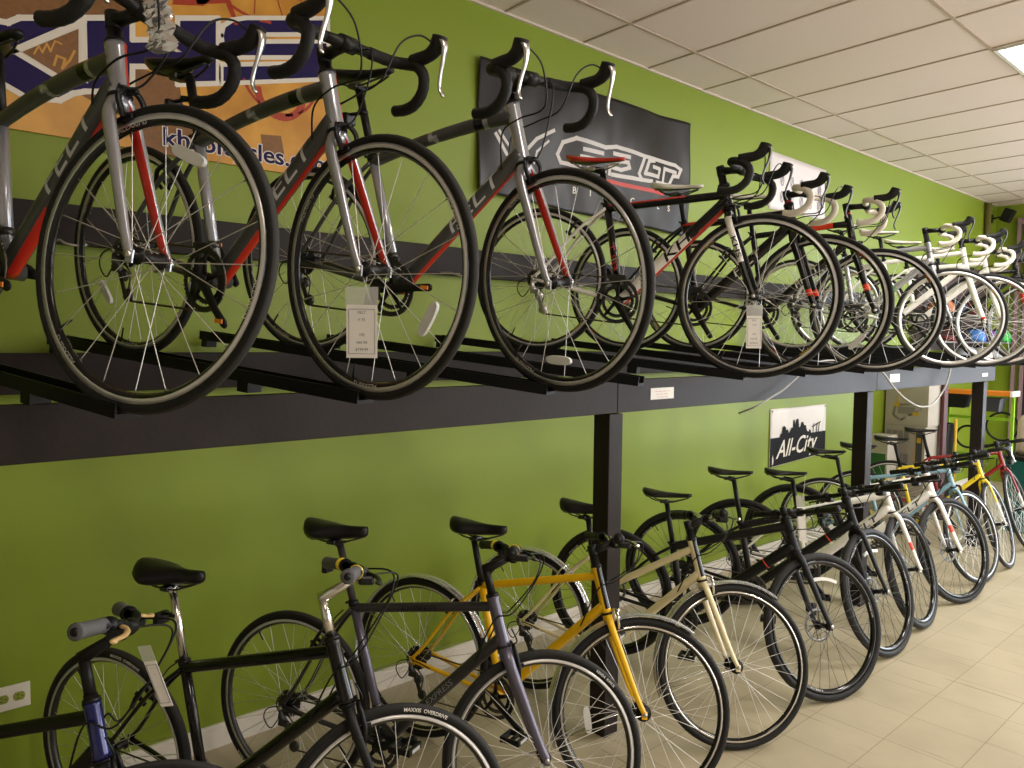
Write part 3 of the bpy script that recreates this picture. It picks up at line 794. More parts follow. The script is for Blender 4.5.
# ------------------------------------------------------------------ poses
POSE = {
 'L1': (0.3436, 0.072, -1.7289, -0.0001, 0.4047, 0.76, -0.0395, 1.0162),
 'L2': (0.4187, 0.6196, -1.7279, -0.0012, 0.4457, 0.7535, -0.0209, 1.0945),
 'L3': (0.5005, 1.2059, -1.7277, 0.0014, 0.4722, 0.5595, -0.0824, 1.0158),
 'L4': (0.4736, 1.8086, -1.7282, 0.0004, 0.351, 0.5855, -0.0873, 1.0095),
 'L5': (0.449, 2.4781, -1.7285, -0.0005, 0.3046, 0.6857, -0.0664, 1.0203),
 'L6': (0.4518, 3.0924, -1.7288, -0.0004, 0.3904, 0.8179, -0.0605, 1.1082),
 'L7': (0.4518, 3.7619, -1.728, -0.0015, 0.465, 1.0247, -0.0664, 1.1079),
 'L8': (0.4785, 4.3607, -1.729, -0.0002, 0.4929, 1.1248, -0.0377, 1.047),
 'L9': (0.4494, 5.1269, -1.7288, -0.0002, 0.408, 0.8944, -0.0467, 1.0353),
 'L10': (0.397, 5.7135, -1.7289, -0.0001, 0.3961, 0.9998, -0.0485, 1.0231),
 'L11': (0.4148, 6.293, -1.7289, -0.0001, 0.4044, 1.2504, -0.0432, 1.0254),
 'L12': (0.3575, 7.0644, -1.7288, -0.0002, 0.4025, 1.2485, -0.0416, 1.018),
 'U1': (0.4399, 0.1678, -0.0595, 0.1054, 0.2904, 0.1912, -0.0595, 0.9907),
 'U2': (0.4759, 0.693, -0.06, 0.0952, 0.3148, -0.0796, 0.0166, 1.0089),
 'U3': (0.5466, 1.2689, -0.0501, 0.104, 0.3643, -0.2616, 0.0634, 1.008),
 'U4': (0.5396, 2.419, -0.0473, 0.0966, 0.369, -0.0717, 0.0003, 0.9875),
 'U5': (0.4369, 3.1632, -0.0483, 0.1026, 0.2913, -0.11, 0.0026, 0.9887),
 'U6': (0.4228, 3.8361, -0.0508, 0.1015, 0.3268, 0.0349, -0.0002, 0.9857),
 'U7': (0.3421, 5.1801, -0.0521, 0.1029, 0.3434, 0.0613, -0.0025, 0.9887),
 'U8': (0.3749, 5.749, -0.0532, 0.1019, 0.3385, 0.0143, -0.0036, 0.9899),
 'U9': (0.3649, 6.2287, -0.0531, 0.1017, 0.3399, -0.0022, -0.0049, 0.9887),
 'U10': (0.4011, 6.85, -0.0521, 0.1011, 0.3296, 0.003, -0.0005, 0.9913),
}
TRK = mat('machined_rim', (.72, .71, .70), .3, metal=.55)
ROAD = dict(R=.334, tw=.0125, rim=.024, rimc=GLOSSB, track=TRK, tread=TREAD, spokem=STEEL, nsp=(20, 24), brake='road', bar='drop', tape=TAPEB, phase=.5, tphase=2.,
            rimtext=('ALEXRIMS', .019, 3, WDEC), fcurve=.25)
HYB = dict(R=.343, tw=.017, rim=.020, rimc=DSTEEL, track=TRK, tread=TREAD, spokem=STEEL, nsp=(32, 32), brake='v', bar='flat', phase=.3, tphase=1.3, pedals=True, ringR=.088, sadth=1.5, sadW=.082, sadL=.26)
BR = 'road bicycles on the upper rack'; BL = 'bicycles standing on the floor under the rack'
BK = {}
def D(base, **k): d = dict(base); d.update(k); return d

# graphite road bikes: silver fork with red inner faces, red stripe under the down tube
def mfB(t, a): return 1 if sin(a) < -.45 and .1 < t < .8 else 0
def mfD(t, a): return 1 if (sin(a) > (.92 if t < .6 else .74)) else 0
def mfT(t, a):
    q = t+.012*sin(a)
    return 2 if .145 < q < .175 else (3 if .185 < q < .235 else (2 if .50 < q < .54 else 0))
def mfH(t, a): return 1 if (sin(a) < -.3 and cos(a) > .25) else 2
def mfF(t, a, sd): return 1 if (cos(a)*sd < -.30) else 0
G3 = D(ROAD, c=[GREY, RED, SGREY, GLOSSB], mfDT=mfD, mfTT=mfT, mfHT=mfH, mfF=mfF, cf=[SGREY, RED], arch=.016, r=(.022, .018, .026, .0165), mSS=0, mST=2, sadm=SADB, ttg=1.2, rF=(.0185, .0095),
       text=[('D', 'FELT', .052, .66, SILVD, .0, 2.3)], stem=(.085, .020), capm=ORAN, postrefl=True)
BK['U1'] = bicycle('U1', POSE['U1'], D(G3, ca=-0.2, t_top=.50, clus=(.30, .665), sad=(.225, .865), refl=((1.25, .235, 'oval'), None), phase=1.9, spacer=.035), 'graphite red bicycle at the left end of the upper rack, shiny wrap on its bar', BR, up=True)
BK['U2'] = bicycle('U2', POSE['U2'], D(G3, ca=-0.75, t_top=.53, clus=(.297, .685), sad=(.212, .905), refl=((-.50, .225, 'oval'), (3.9, .2, 'oval')), phase=2.6), 'second graphite red bicycle on the upper rack, white price card in its front wheel', BR, up=True)
BK['U3'] = bicycle('U3', POSE['U3'], D(G3, ca=0.1, t_top=.56, clus=(.272, .70), sad=(.205, .975), refl=((-1.5, .235, 'oval'), None), phase=2.2), 'graphite and red road bicycle in front of the dark banner on the upper rack', BR, up=True)
# black white red aero bike with red saddle
def mfD4(t, a): return (2 if abs(cos(a)) > .55 and t > .32 else (1 if sin(a) > .6 else 0))
def mfT4(t, a): return 1 if .45 < sin(a) < .95 else (2 if sin(a) >= .95 else 0)
BK['U4'] = bicycle('U4', POSE['U4'], D(ROAD, t_top=.475, clus=(.297, .69), sad=(.222, .885), c=[GLOSSB, RED, WHITE], mfDT=mfD4, mfTT=lambda t, a: (1 if t > .3 and -.9 < sin(a) < -.2 else 0), mSS=2, mST=0, sadm=RED, sadth=.7,
       mfF=lambda t, a, sd: 2 if (.25 < t < .62 and cos(a)*sd > .2) else 0, cf=[GLOSSB, RED, WHITE], r=(.024, .017, .027, .017), spacer=.045, stem=(.082, .006), ringR=.098, rimtext=('MAVIC', .018, 2, LEM), phase=2.4,
       text=[('S', 'FELT', .032, .45, RED, 0, 1.9), ('D', 'KHS', .056, .60, GLOSSB, .01, 1.9)], forktext=('KHS', .030, GLOSSB), brakem=BLACK, derm=SILV, hood=TAPEB, lever=DSTEEL, refl=(None, None)), 'black, white and red road bicycle with a red saddle on the upper rack', BR, up=True)
BK['U5'] = bicycle('U5', POSE['U5'], D(ROAD, ca=-0.9, t_top=.50, clus=(.285, .70), sad=(.225, .885), c=[GLOSSB, RED, WHITE], mfTT=lambda t, a: 1 if t > .65 and sin(a) < -.1 else (2 if sin(a) < -.8 else 0), mfDT=lambda t, a: 0, sadm=WHITE, sadth=.8, tape=TAPEW, rim=.026, hood=TAPEB,
       text=[('D', 'FELT', .048, .55, WDEC, 0, 1.7)], r=(.023, .018, .026, .0165), rF=(.021, .011), mfF=lambda t, a, sd: 1 if .76 < t < .81 else 0, cf=[GLOSSB, ORED], spacer=.03, redspacer=True, stem=(.085, .01), lever=DSTEEL, phase=4.1, rimtext=('MAVIC', .018, 2, ORED), refl=((-.65, .25, 'oval'), None)), 'black road bicycle with white bar tape, next behind the red saddled one', BR, up=True)
BK['U6'] = bicycle('U6', POSE['U6'], D(ROAD, t_top=.53, clus=(.285, .72), sad=(.225, .93), c=[GLOSSB, ORED, WHITE, GREEN], mfTT=lambda t, a: 1 if .15 < t < .35 and abs(cos(a)) > .5 else 0, sadm=WHITE, sadth=.8, tape=TAPEW, lever=DSTEEL, rF=(.021, .011), cf=[GLOSSB, ORED], mfF=lambda t, a, sd: 1 if .62 < t < .68 else 0,
       spacer=.035, redspacer=True, phase=.7, rimtext=('MAVIC', .018, 2, ORAN), text=[('D', 'FELT', .046, .5, WDEC, 0, 1.7)], refl=((1.9, .24, 'oval'), None)), 'black road bicycle with white bar tape just before the farther empty rack tray', BR, up=True)
BK['U7'] = bicycle('U7', POSE['U7'], D(ROAD, t_top=.53, clus=(.285, .715), sad=(.225, .92), c=[SGREY, WHITE, GREEN], tape=TAPEW, lever=DSTEEL, sadm=WHITE, sadth=.8, cf=[SGREY], phase=.7, rimtext=('MAVIC', .018, 2, ORAN), rimc=SILV, text=[('D', 'ine', .05, .5, GREEN, 0, 1.4)], spacer=.06, refl=(None, None)), 'silver road bicycle with white bar tape beyond the second empty tray of the upper rack', BR, up=True)
BK['U8'] = bicycle('U8', POSE['U8'], D(ROAD, t_top=.54, clus=(.285, .72), sad=(.225, .93), c=[WHITE, RED], tape=TAPEW, lever=DSTEEL, sadm=WHITE, sadth=.8, rF=(.022, .012), cf=[WHITE, RED], mfF=lambda t, a, sd: 1 if .88 < t < .94 else 0, phase=1.1, rimtext=('MAVIC', .018, 2, ORED), rimc=SILV, refl=(None, None)), 'white road bicycle with a white fork, third from the far end of the upper rack', BR, up=True)
BK['U9'] = bicycle('U9', POSE['U9'], D(ROAD, t_top=.50, clus=(.285, .70), sad=(.225, .90), c=[WHITE, RED], tape=TAPEW, lever=DSTEEL, sadm=WHITE, sadth=.8, rF=(.022, .012), cf=[WHITE, RED], mfF=lambda t, a, sd: 1 if .86 < t < .94 else 0, phase=5.1, rimtext=('MAVIC', .018, 2, ORED), rimc=SILV, refl=(None, None)), 'white road bicycle, second from the far end of the upper rack', BR, up=True)
BK['U10'] = bicycle('U10', POSE['U10'], D(ROAD, t_top=.48, clus=(.285, .68), sad=(.225, .90), c=[GLOSSB, RED], tape=TAPEB, lever=SILV, sadm=WHITE, sadth=.8, cf=[GLOSSB, RED], mfF=lambda t, a, sd: 1 if t > .35 else 0, phase=5.1, rimtext=('MAVIC', .018, 2, ORED), refl=(None, None)), 'black and red bicycle, last on the upper rack, cut by the right edge', BR, up=True)

# lower row
BK['L1'] = bicycle('L1', POSE['L1'], D(HYB, t_top=.52, clus=(.30, .63), sad=(.22, .93), c=[MATTB, BLUE], mHT=1, r=(.021, .018, .021, .0165), cf=[MATTB], spacer=.02, quill=.10, stem=(.095, .075), gripm=GRIPG, gripr=.0185, rise=.02, sweep=.07, hbw=.235, stemm=BLACK, lever=TAN), 'black bicycle with a dark blue head tube cut off by the left edge', BL)
BK['L2'] = bicycle('L2', POSE['L2'], D(HYB, ca=1.2, t_top=.565, clus=(.315, .70), sad=(.262, .975), c=[GLOSSB], r=(.022, .0185, .021, .0165), cf=[MATTB], spacer=.01, quill=.12, stem=(.105, .065), stemm=ALU, postm=ALU, gripm=GRIPG, gripring=LEM, gripr=.018, rise=.02, sweep=.07, hbw=.29, lever=BLACK,
      tiretext=('MAXXIS  OVERDRIVE', .0145, 2, WDEC), tphase=1.35, postrefl=True, cablem=BLACK), 'black bicycle with a silver adjustable stem, nearest on the floor', BL)
BK['L3'] = bicycle('L3', POSE['L3'], D(HYB, ca=0.4, t_top=.55, clus=(.25, .755), sad=(.165, 1.015), c=[CHAR, PURP], mHT=1, mST=1, r=(.0215, .017, .021, .0165), cf=[PURP], rF=(.021, .012), spacer=.01, quill=.095, stem=(.09, .045), gripm=MATTB, gripring=LEM, gripr=.0165, rise=.03, sweep=.06, hbw=.335, postm=CHAR,
      text=[('T', 'EXPRESS', .026, .50, MATTB, 0, 1.5), ('D', 'EXPRESS', .028, .5, GDEC, 0, 1.3)], tiretext=('KENDA  KWICK', .0115, 2, WDEC), tphase=.9, postrefl=True), 'charcoal bicycle with a purple grey fork beside the amber one', BL)
FEN = D(HYB, fender=mat('silver_fender', (.78, .78, .78), .2, metal=.75), R=.343, tw=.016, brake='road', brakem=ALU, line=True, rimc=GLOSSB, track=ALU, sadth=1.2, bighub=True)
BK['L4'] = bicycle('L4', POSE['L4'], D(FEN, ca=-0.6, t_top=.555, clus=(.289, .715), tt0=(.30, .705), sad=(.263, .94), c=[YEL, GLOSSB], mfHT=mfB, cf=[YEL], r=(.0195, .0155, .0185, .0155), rF=(.0145, .0085), spacer=.045, stem=(.085, .035), gripm=MATTB, rise=.02, sweep=.05, hbw=.30, stemm=BLACK, lever=ALU, barm=ALU, refl=((3.35, .21, 'oval'), None)), 'amber yellow bicycle with silver fenders in front of the nearest post', BL)
BK['L5'] = bicycle('L5', POSE['L5'], D(FEN, ca=0.9, t_top=.555, clus=(.33, .735), tt0=(.372, .552), sad=(.29, .935), c=[CREAM, GLOSSB], mfHT=mfB, cf=[CREAM], r=(.0195, .0155, .0185, .0155), rF=(.0145, .0085), spacer=.045, stem=(.085, .035), gripm=MATTB, rise=.02, sweep=.05, hbw=.30, stemm=BLACK, lever=ALU, barm=ALU), 'cream coloured bicycle with silver fenders to the right of the nearest post', BL)
DISC = D(HYB, brake='disc', disc=True, rimc=GLOSSB, track=GLOSSB, rim=.024, R=.352, tw=.020, tread=TREAD, line=False, spokem=DSTEEL, sadth=1., sadW=.07, rimtext=('VUELTA', .022, 3, WDEC))
BK['L6'] = bicycle('L6', POSE['L6'], D(DISC, ca=-1.2, t_top=.545, clus=(.338, .665), sad=(.30, .925), c=[MATTB], cf=[MATTB], r=(.025, .022, .027, .0175), rF=(.019, .011), spacer=.02, stem=(.09, .0), gripm=MATTB, rise=.0, sweep=.03, hbw=.30, bands=[(.76, ORED)], line=True, refl=((1.55, .225, 'arc'), None)), 'black disc brake bicycle with a red banded down tube, right next to the cream one', BL)
BK['L7'] = bicycle('L7', POSE['L7'], D(DISC, t_top=.545, clus=(.335, .665), sad=(.265, .965), c=[MATTB], cf=[MATTB], r=(.025, .022, .027, .0175), rF=(.019, .011), spacer=.02, stem=(.09, .0), gripm=MATTB, rise=.0, sweep=.03, hbw=.30, bands=[(.76, ORED)], line=True, refl=((1.8, .225, 'arc'), None)), 'black disc brake bicycle with a red banded down tube, just left of the white ones', BL)
WF = D(DISC, c=[WHITE, ORED, MATTB], cf=[WHITE, ORED], r=(.025, .021, .028, .0175), rF=(.022, .0125), spacer=.02, stem=(.09, .0), rise=.0, sweep=.03, hbw=.30, text=[('D', 'FELT', .050, .70, DDEC, .01, 1.9)], rimtext=('VUELTA', .020, 3, WDEC),
       mfF=lambda t, a, sd: 1 if .56 < t < .64 and cos(a)*sd > .2 else 0, postm=BLACK)
BK['L8'] = bicycle('L8', POSE['L8'], D(WF, t_top=.52, clus=(.345, .67), sad=(.27, .90), phase=1.), 'nearer of the two white bicycles with grey lettering on the floor', BL)
BK['L9'] = bicycle('L9', POSE['L9'], D(WF, t_top=.545, clus=(.32, .70), sad=(.20, .965), phase=2.), 'farther of the two white bicycles with grey lettering on the floor', BL)
TH = D(HYB, tw=.014, R=.338, brake='road', sadth=1., sadW=.07, track=TRK, rimc=DSTEEL, pedals=False)
BK['L10'] = bicycle('L10', POSE['L10'], D(TH, t_top=.54, clus=(.29, .72), sad=(.22, .95), c=[SKYB, WHITE], cf=[SKYB, WHITE], mTip=1, r=(.018, .0145, .016, .0145), rF=(.013, .008), spacer=.02, rise=.0, sweep=.03, hbw=.27), 'sky blue bicycle between the white and the lemon yellow ones on the floor', BL)
BK['L11'] = bicycle('L11', POSE['L11'], D(TH, t_top=.54, clus=(.29, .74), sad=(.22, .96), c=[LEM, WHITE], cf=[LEM, WHITE], mfF=lambda t, a, sd: 1 if t > .55 else 0, mTip=1, r=(.018, .015, .017, .0145), rF=(.0135, .008), bar='drop', tape=TAPEB, spacer=.03, lever=ALU, loops=False), 'lemon yellow bicycle with white fork tips on the floor', BL)
BK['L12'] = bicycle('L12', POSE['L12'], D(TH, t_top=.54, clus=(.29, .74), sad=(.22, .97), c=[CRED, WHITE], cf=[CRED, WHITE], mfF=lambda t, a, sd: 1 if t > .6 else 0, mTip=1, r=(.018, .015, .017, .0145), rF=(.0135, .008), bar='drop', tape=TAPEB, spacer=.03, lever=ALU, loops=False, sadm=SADB), 'crimson bicycle with white fork tips at the far end of the floor row', BL)

# ------------------------------------------------------------------ wheel trays
def tray(x, y, z, h, sl, label, ln_=.985):
    # local x runs along the channel, origin under the rear tyre contact
    M = Matrix.Translation((x, y, z)) @ Matrix.Rotation(h, 4, 'Z') @ Matrix.Rotation(sl, 4, 'Y')
    b = MB(); L0 = -(x-.045)/cos(h); L1 = ln_
    w = .032
    prof = [(-w, -.010), (-w, .024), (-w+.005, .024), (-w+.005, -.001), (w-.005, -.001), (w-.005, .024), (w, .024), (w, -.010)]
    n = len(prof); vs = [(L0, p[0], p[1]) for p in prof]+[(L1, p[0], p[1]) for p in prof]
    fs = [(i, (i+1) % n, n+(i+1) % n, n+i) for i in range(n)]+[tuple(range(n-1, -1, -1)), tuple(range(n, 2*n))]
    b.add(vs, fs, 0, False)
    o = obj('wheel_tray', b, TRAY, None, M)
    xa = (BX-x)/cos(h); b = MB(); b.box((xa, 0, -.0255), (.045, .05, .030)); obj('tray_foot', b, TRAY, o)
    b = MB(); b.box((L0+.02, 0, -.024), (.03, .05, .030)); obj('tray_foot', b, TRAY, o)
    tag(o, label, 'bike tray', 'black channel trays of the upper rack')
names = {'U1': 'black channel tray under the leftmost upper bicycle', 'U2': 'black channel tray under the second upper bicycle from the left', 'U3': 'black channel tray under the bicycle in front of the dark banner', 'U4': 'black channel tray under the bicycle with the red saddle',
         'U5': 'black channel tray under the nearer black bicycle with white bar tape', 'U6': 'black channel tray under the farther black bicycle with white bar tape', 'U7': 'black channel tray under the silver bicycle', 'U8': 'black channel tray under the nearer white upper bicycle', 'U9': 'black channel tray under the farther white upper bicycle', 'U10': 'black channel tray under the last upper bicycle'}
for kk, lab in names.items():
    x, y, z, sl, h, st, ln, wb = POSE[kk]
    tray(x, y, z+H-.001, h, sl, lab, wb-.005)
tray(.50, 1.80, -.050+H, .35, .10, 'empty black channel tray ending above the nearest beam label')
tray(.42, 4.50, -.051+H, .33, .10, 'empty black channel tray before the silver bicycle')

# wire hooks holding the rear wheels to the wall board
for kk in names:
    x, y, z, sl, h, st, ln, wb = POSE[kk]
    yy = y-math.tan(h)*(x-.17)
    b = MB(); zc = 2.06
    b.tube(spline([(.04, yy-.03, zc+.01), (.12, yy-.035, zc+.005), (.20, yy-.03, zc-.015), (.215, yy, zc-.02), (.20, yy+.03, zc-.015), (.16, yy+.034, zc-.005)], 5), .004, 6)
    tag(obj('wheel_hook', b, mat('white_coated_wire', s2l(190, 186, 178), .4)), 'white wire hook holding the rear wheel of %s' % names[kk].split('under ')[1], 'hook', 'rear wheel hooks')

# ------------------------------------------------------------------ price tags, cables
def card(c, u, w, wid, hgt, label, name='price_tag', lines=('FELT', 'F 75', '', '105', 'size 56', '$799.99')):
    c = V(c); u = V(u).normalized(); w = V(w).normalized(); n = u.cross(w)
    t = thing(name, label, 'price tag', Matrix.Translation(c))
    b = MB(); b.prism([(-wid/2, -hgt/2), (wid/2, -hgt/2), (wid/2, hgt/2), (-wid/2, hgt/2)], -n*.0006, u, w, n*.0012)
    cd = obj('card', b, [CARD], t)
    b = MB()
    for i, ln_ in enumerate(lines):
        if ln_: put_text(b, ln_, hgt*.075, lambda a, q, i=i: u*a+w*(q+hgt*(.36-.14*i))+n*.0012)
    for s0, s1 in (((-.42, -.42), (.42, -.42)), ((-.42, .42), (.42, .42)), ((-.42, -.42), (-.42, .42)), ((.42, -.42), (.42, .42))):
        a = u*s0[0]*wid+w*s0[1]*hgt+n*.0010; d = u*s1[0]*wid+w*s1[1]*hgt+n*.0010; b.tube([a, d], .0005, 4)
    obj('print', b, [INK], cd)
    b = MB(); b.prism([(-wid*.53, hgt*.5), (wid*.53, hgt*.5), (wid*.53, hgt*.84), (-wid*.53, hgt*.84)], -n*.0005, u, w, n*.001); obj('sleeve', b, [SLEEVE], t)
    return t
def at_local(k, v, steer=True):
    B = BK[k]; return B.M @ (B.F(v) if steer else V(v))
rt = RT.copy(); rt.z = 0; rt.normalize(); zup = V((0, 0, 1))
P = at_local('U2', (BK['U2'].fa.x, -.07, .334)); card(P+V((0, 0, -.155))+rt*.024+V((.01, -.01, 0)), rt, zup, .076, .13, 'white price card hanging in the front wheel of the second upper bicycle')
P = at_local('U4', (BK['U4'].fa.x, -.07, .334)); card(P+V((0, 0, -.145))+rt*.012, rt, zup, .062, .13, 'white price card hanging in the front wheel of the bicycle with the red saddle')
P = at_local('L1', BK['L1'].clamp+V((.01, -.07, -.03))); card(P+V((.02, -.0, -.095))+rt*.07, (rt+zup*.12), (zup*1-rt*.36), .030, .12, 'long slanted white tag on the handlebar of the floor bicycle at the left edge', lines=('- - -', '- -', '', '- - -', '', ''))
P = V((3.1343, 0, H))+(FW+RT*((802-512)/749.5)-UP*((524-384)/749.5))*4.15
tg = card(P, rt, zup-rt*.10, .045, .19, 'narrow white tag hanging among the black handlebars left of the white floor bicycles', lines=('', '', '', '', '', ''))
b = MB(); b.tube([V((0, 0, .14)), V((.01, -.01, .20)), V((.02, -.02, .27))], .0012, 5); obj('string', b, [WDEC], tg)
# crumpled protective wrap on the leftmost upper bicycle
b = MB(); n1, n2 = 16, 12; vs = []; fs = []
c0 = at_local('U1', BK['U1'].clamp+V((.055, -.055, -.035)))+rt*.03
for i in range(n1+1):
    for j in range(n2):
        a = 2*pi*j/n2; t = i/n1
        r0 = .023+.010*t+random.uniform(-.008, .008)
        vs.append(c0+rt*(r0*cos(a)+.022*t)+V((0, 0, .055-.13*t+random.uniform(-.004, .004)))+(-FW)*(r0*.3*sin(a)))
for i in range(n1):
    for j in range(n2): fs.append((i*n2+j, i*n2+(j+1) % n2, (i+1)*n2+(j+1) % n2, (i+1)*n2+j))
fs.append(tuple(range(n2))); fs.append(tuple(n1*n2+j for j in range(n2-1, -1, -1)))
b.add(vs, fs, 0, False)
tag(obj('protective_wrap', b, FOIL), 'crumpled shiny wrap around the handlebar of the leftmost upper bicycle', 'plastic wrap')

CAB1 = [(.98, 3.50, 1.36), (1.06, 3.53, 1.400), (1.07, 3.651, 1.44), (1.07, 3.784, 1.478), (1.07, 3.965, 1.555), (1.07, 4.122, 1.612), (1.08, 4.253, 1.633), (1.07, 4.645, 1.625), (.9, 4.9, 1.612), (.8, 5.0, 1.60)]
def cable(name, pts, label, r=.006):
    b = MB(); b.tube(spline(pts, 8), r, 8); tag(obj(name, b, VINYL), label, 'security cable')
cable('security_cable', CAB1, 'thin cable running down over the beam just left of the skyline poster', .005)
cable('security_cable', [(.95, 4.85, 1.62), (1.05, 4.90, 1.60), (1.09, 5.01, 1.545), (1.09, 5.18, 1.45), (1.09, 5.39, 1.36), (1.09, 5.66, 1.293), (1.09, 5.90, 1.305), (1.09, 6.11, 1.41), (1.08, 6.24, 1.54), (1.04, 6.35, 1.60), (.95, 6.5, 1.62)], 'grey covered cable hanging in a loop below the far part of the beam', .007)

# ------------------------------------------------------------------ things on the wall
WX = V((1, 0, 0))
def wpoly(b, pts, x, th=.0015, m=0): b.prism(pts, (x, 0, 0), (0, 1, 0), (0, 0, 1), (th, 0, 0), m)
def stroke(b, pts, w, x, m=0, th=.001):
    P_ = [V((x, p[0], p[1])) for p in pts]
    for i in range(len(P_)-1):
        d = (P_[i+1]-P_[i]); 
        if d.length < 1e-5: continue
        e = d.normalized(); n = V((0, -e.z, e.y))*w/2; ex = e*w*.42
        e0_ = V(((i % 3)*.00012, 0, 0)); a, c = P_[i]-ex+e0_, P_[i+1]+ex+e0_; t = V((th, 0, 0))
        vs = [a-n, a+n, c+n, c-n]; b.add(vs+[v+t for v in vs], [(0, 1, 2, 3), (7, 6, 5, 4), (0, 4, 5, 1), (1, 5, 6, 2), (2, 6, 7, 3), (3, 7, 4, 0)], m, False)
def wavy_sheet(y0, y1, z00, z01, z10, z11, x0, amp, seed, nx=60, nz=24, th=.002):
    """sheet on the wall: z00,z01 bottom left/right, z10,z11 top left/right"""
    random.seed(seed); ph = [random.uniform(0, 6) for _ in range(6)]
    b = MB(); vs = []
    def dx(u, v): return amp*(sin(9*u+ph[0]+2*v)*.5+sin(21*u+ph[1]+3*v)*.35+sin(5*v+ph[2]+4*u)*.4+sin(52*u+ph[3]+3*v)*.16*(1.2-v)+sin(34*u+ph[4]-9*v)*.14+1.1)
    for k_ in range(2):
        for i in range(nx+1):
            for j in range(nz+1):
                u, v = i/nx, j/nz; y = lerp(y0, y1, u); z = lerp(lerp(z00, z01, u), lerp(z10, z11, u), v)
                vs.append((x0+dx(u, v)+(th if k_ else 0), y, z))
    m_ = nz+1; o = (nx+1)*m_; fs = []
    for i in range(nx):
        for j in range(nz):
            a = i*m_+j; fs.append((a, a+1, a+m_+1, a+m_)); a += o; fs.append((a+m_, a+m_+1, a+1, a))
    for i in range(nx):
        fs.append((i*m_, (i+1)*m_, o+(i+1)*m_, o+i*m_)); a = i*m_+nz; fs.append((a+m_, a, o+a, o+a+m_))
    for j in range(nz):
        fs.append((j+1, j, o+j, o+j+1)); a = nx*m_+j; fs.append((a, a+1, o+a+1, o+a))
    b.add(vs, fs); return b, dx

# khs banner
def banner_mat():
    m = bpy.data.materials.new('orange_banner'); nt, N, L, b = nodes(m)
    tc = N.new('ShaderNodeTexCoord'); n = N.new('ShaderNodeTexNoise'); n.inputs['Scale'].default_value = 5; n.inputs['Detail'].default_value = 5; L.new(tc.outputs['Object'], n.inputs[0])
    r = N.new('ShaderNodeValToRGB'); r.color_ramp.elements[0].position = .35; r.color_ramp.elements[0].color = (*s2l(190, 130, 40), 1); r.color_ramp.elements[1].position = .62; r.color_ramp.elements[1].color = (*s2l(222, 162, 62), 1)
    L.new(n.outputs['Fac'], r.inputs[0]); L.new(r.outputs[0], b.inputs['Base Color']); b.inputs['Roughness'].default_value = .38
    return m
BROWN = mat('brown_engraving', s2l(128, 84, 36), .45, noise=.35, nscale=60)
NAVY = mat('banner_purple', s2l(32, 20, 76), .5, spec=.2)
BWH = mat('banner_white', s2l(226, 218, 204), .4)
BRED = mat('banner_red', s2l(168, 52, 22), .4)
OM = banner_mat()
b = MB(); b.box((.0055, .775, 2.935), (.011, 1.74, .98))
bn = obj('banner', b, OM); tag(bn, 'orange banner with large purple letters and a web address, on the wall at the left', 'banner')
KM = [(0.44, 2.8), (0.475, 2.826), (0.672, 2.882), (0.836, 2.929), (0.835, 2.848), (0.997, 2.892), (0.999, 2.974), (1.158, 3.019), (1.154, 2.76), (0.995, 2.719), (0.996, 2.788), (0.833, 2.749), (0.831, 2.656), (0.673, 2.621), (0.634, 2.605), (0.59, 2.571), (0.49, 2.559), (0.40, 2.60), (.30, 2.62), (.30, 2.79)]
KT = [(0.455, 2.71), (0.672, 2.872), (0.668, 2.694), (0.598, 2.646)]
KS = [(1.169, 2.955), (1.178, 2.995), (1.215, 3.028), (1.27, 3.052), (1.645, 3.157), (1.645, 3.087), (1.336, 3.002), (1.336, 2.974), (1.645, 3.057), (1.645, 2.891), (1.166, 2.762), (1.167, 2.838), (1.473, 2.917), (1.473, 2.943), (1.217, 2.878), (1.176, 2.90)]
b = MB(); wpoly(b, [(.0, 2.6), (0.45, 2.71), (.672, 2.6), (.84, 2.54), (.86, 2.46), (1.02, 2.43), (1.12, 2.5), (1.02, 2.6), (1.0, 2.74), (.835, 2.75), (.835, 2.95), (.9, 3.1), (1.0, 3.2), (.8, 3.36), (0, 3.36)], .0112, .0004)
wpoly(b, [(1.34, 2.50), (1.44, 2.49), (1.42, 2.60), (1.33, 2.59)], .0112, .0004)
obj('banner_engraving', b, [BROWN], bn)
b = MB()
stroke(b, KM+[KM[0]], .020, .0118, 0); stroke(b, KS+[KS[0]], .018, .0118, 0)
b2 = MB(); wpoly(b2, KM, .0117, .0004); wpoly(b2, KS, .0117, .0004); obj('banner_letters', b2, [NAVY], bn)
wpoly(b, KT, .0122, .0003); stroke(b, KT+[KT[0]], .020, .0124, 0)
stroke(b, [(.672, 2.872), (.672, 2.66)], .020, .0124, 0)
obj('letter_outline', b, [BWH], bn)
b = MB(); wpoly(b, [(.480, 2.712), (.655, 2.838), (.652, 2.70), (.592, 2.660)], .0136, .0003); obj('banner_engraving', b, [BROWN], bn)
b = MB(); stroke(b, [(.515, 2.715), (.53, 2.745), (.54, 2.725), (.555, 2.76), (.565, 2.735), (.58, 2.775), (.60, 2.77)], .006, .0142, 0, .0003); stroke(b, [(.575, 2.69), (.585, 2.725), (.61, 2.72), (.60, 2.685), (.625, 2.72), (.64, 2.755)], .008, .0142, 0, .0003); obj('script_writing', b, [mat('ochre', s2l(206, 150, 60), .5)], bn)
b = MB()
for (off, mi, xx) in ((.055, 0, .0122), (.018, 1, .0128)):
    put_text(b, 'khsbicycles.com', .098, lambda u, v, xx=xx: V((xx, 1.295+u, 2.512+v)), mi, off=off, sx=1.14)
obj('web_address', b, [BWH, NAVY], bn)
b = MB()
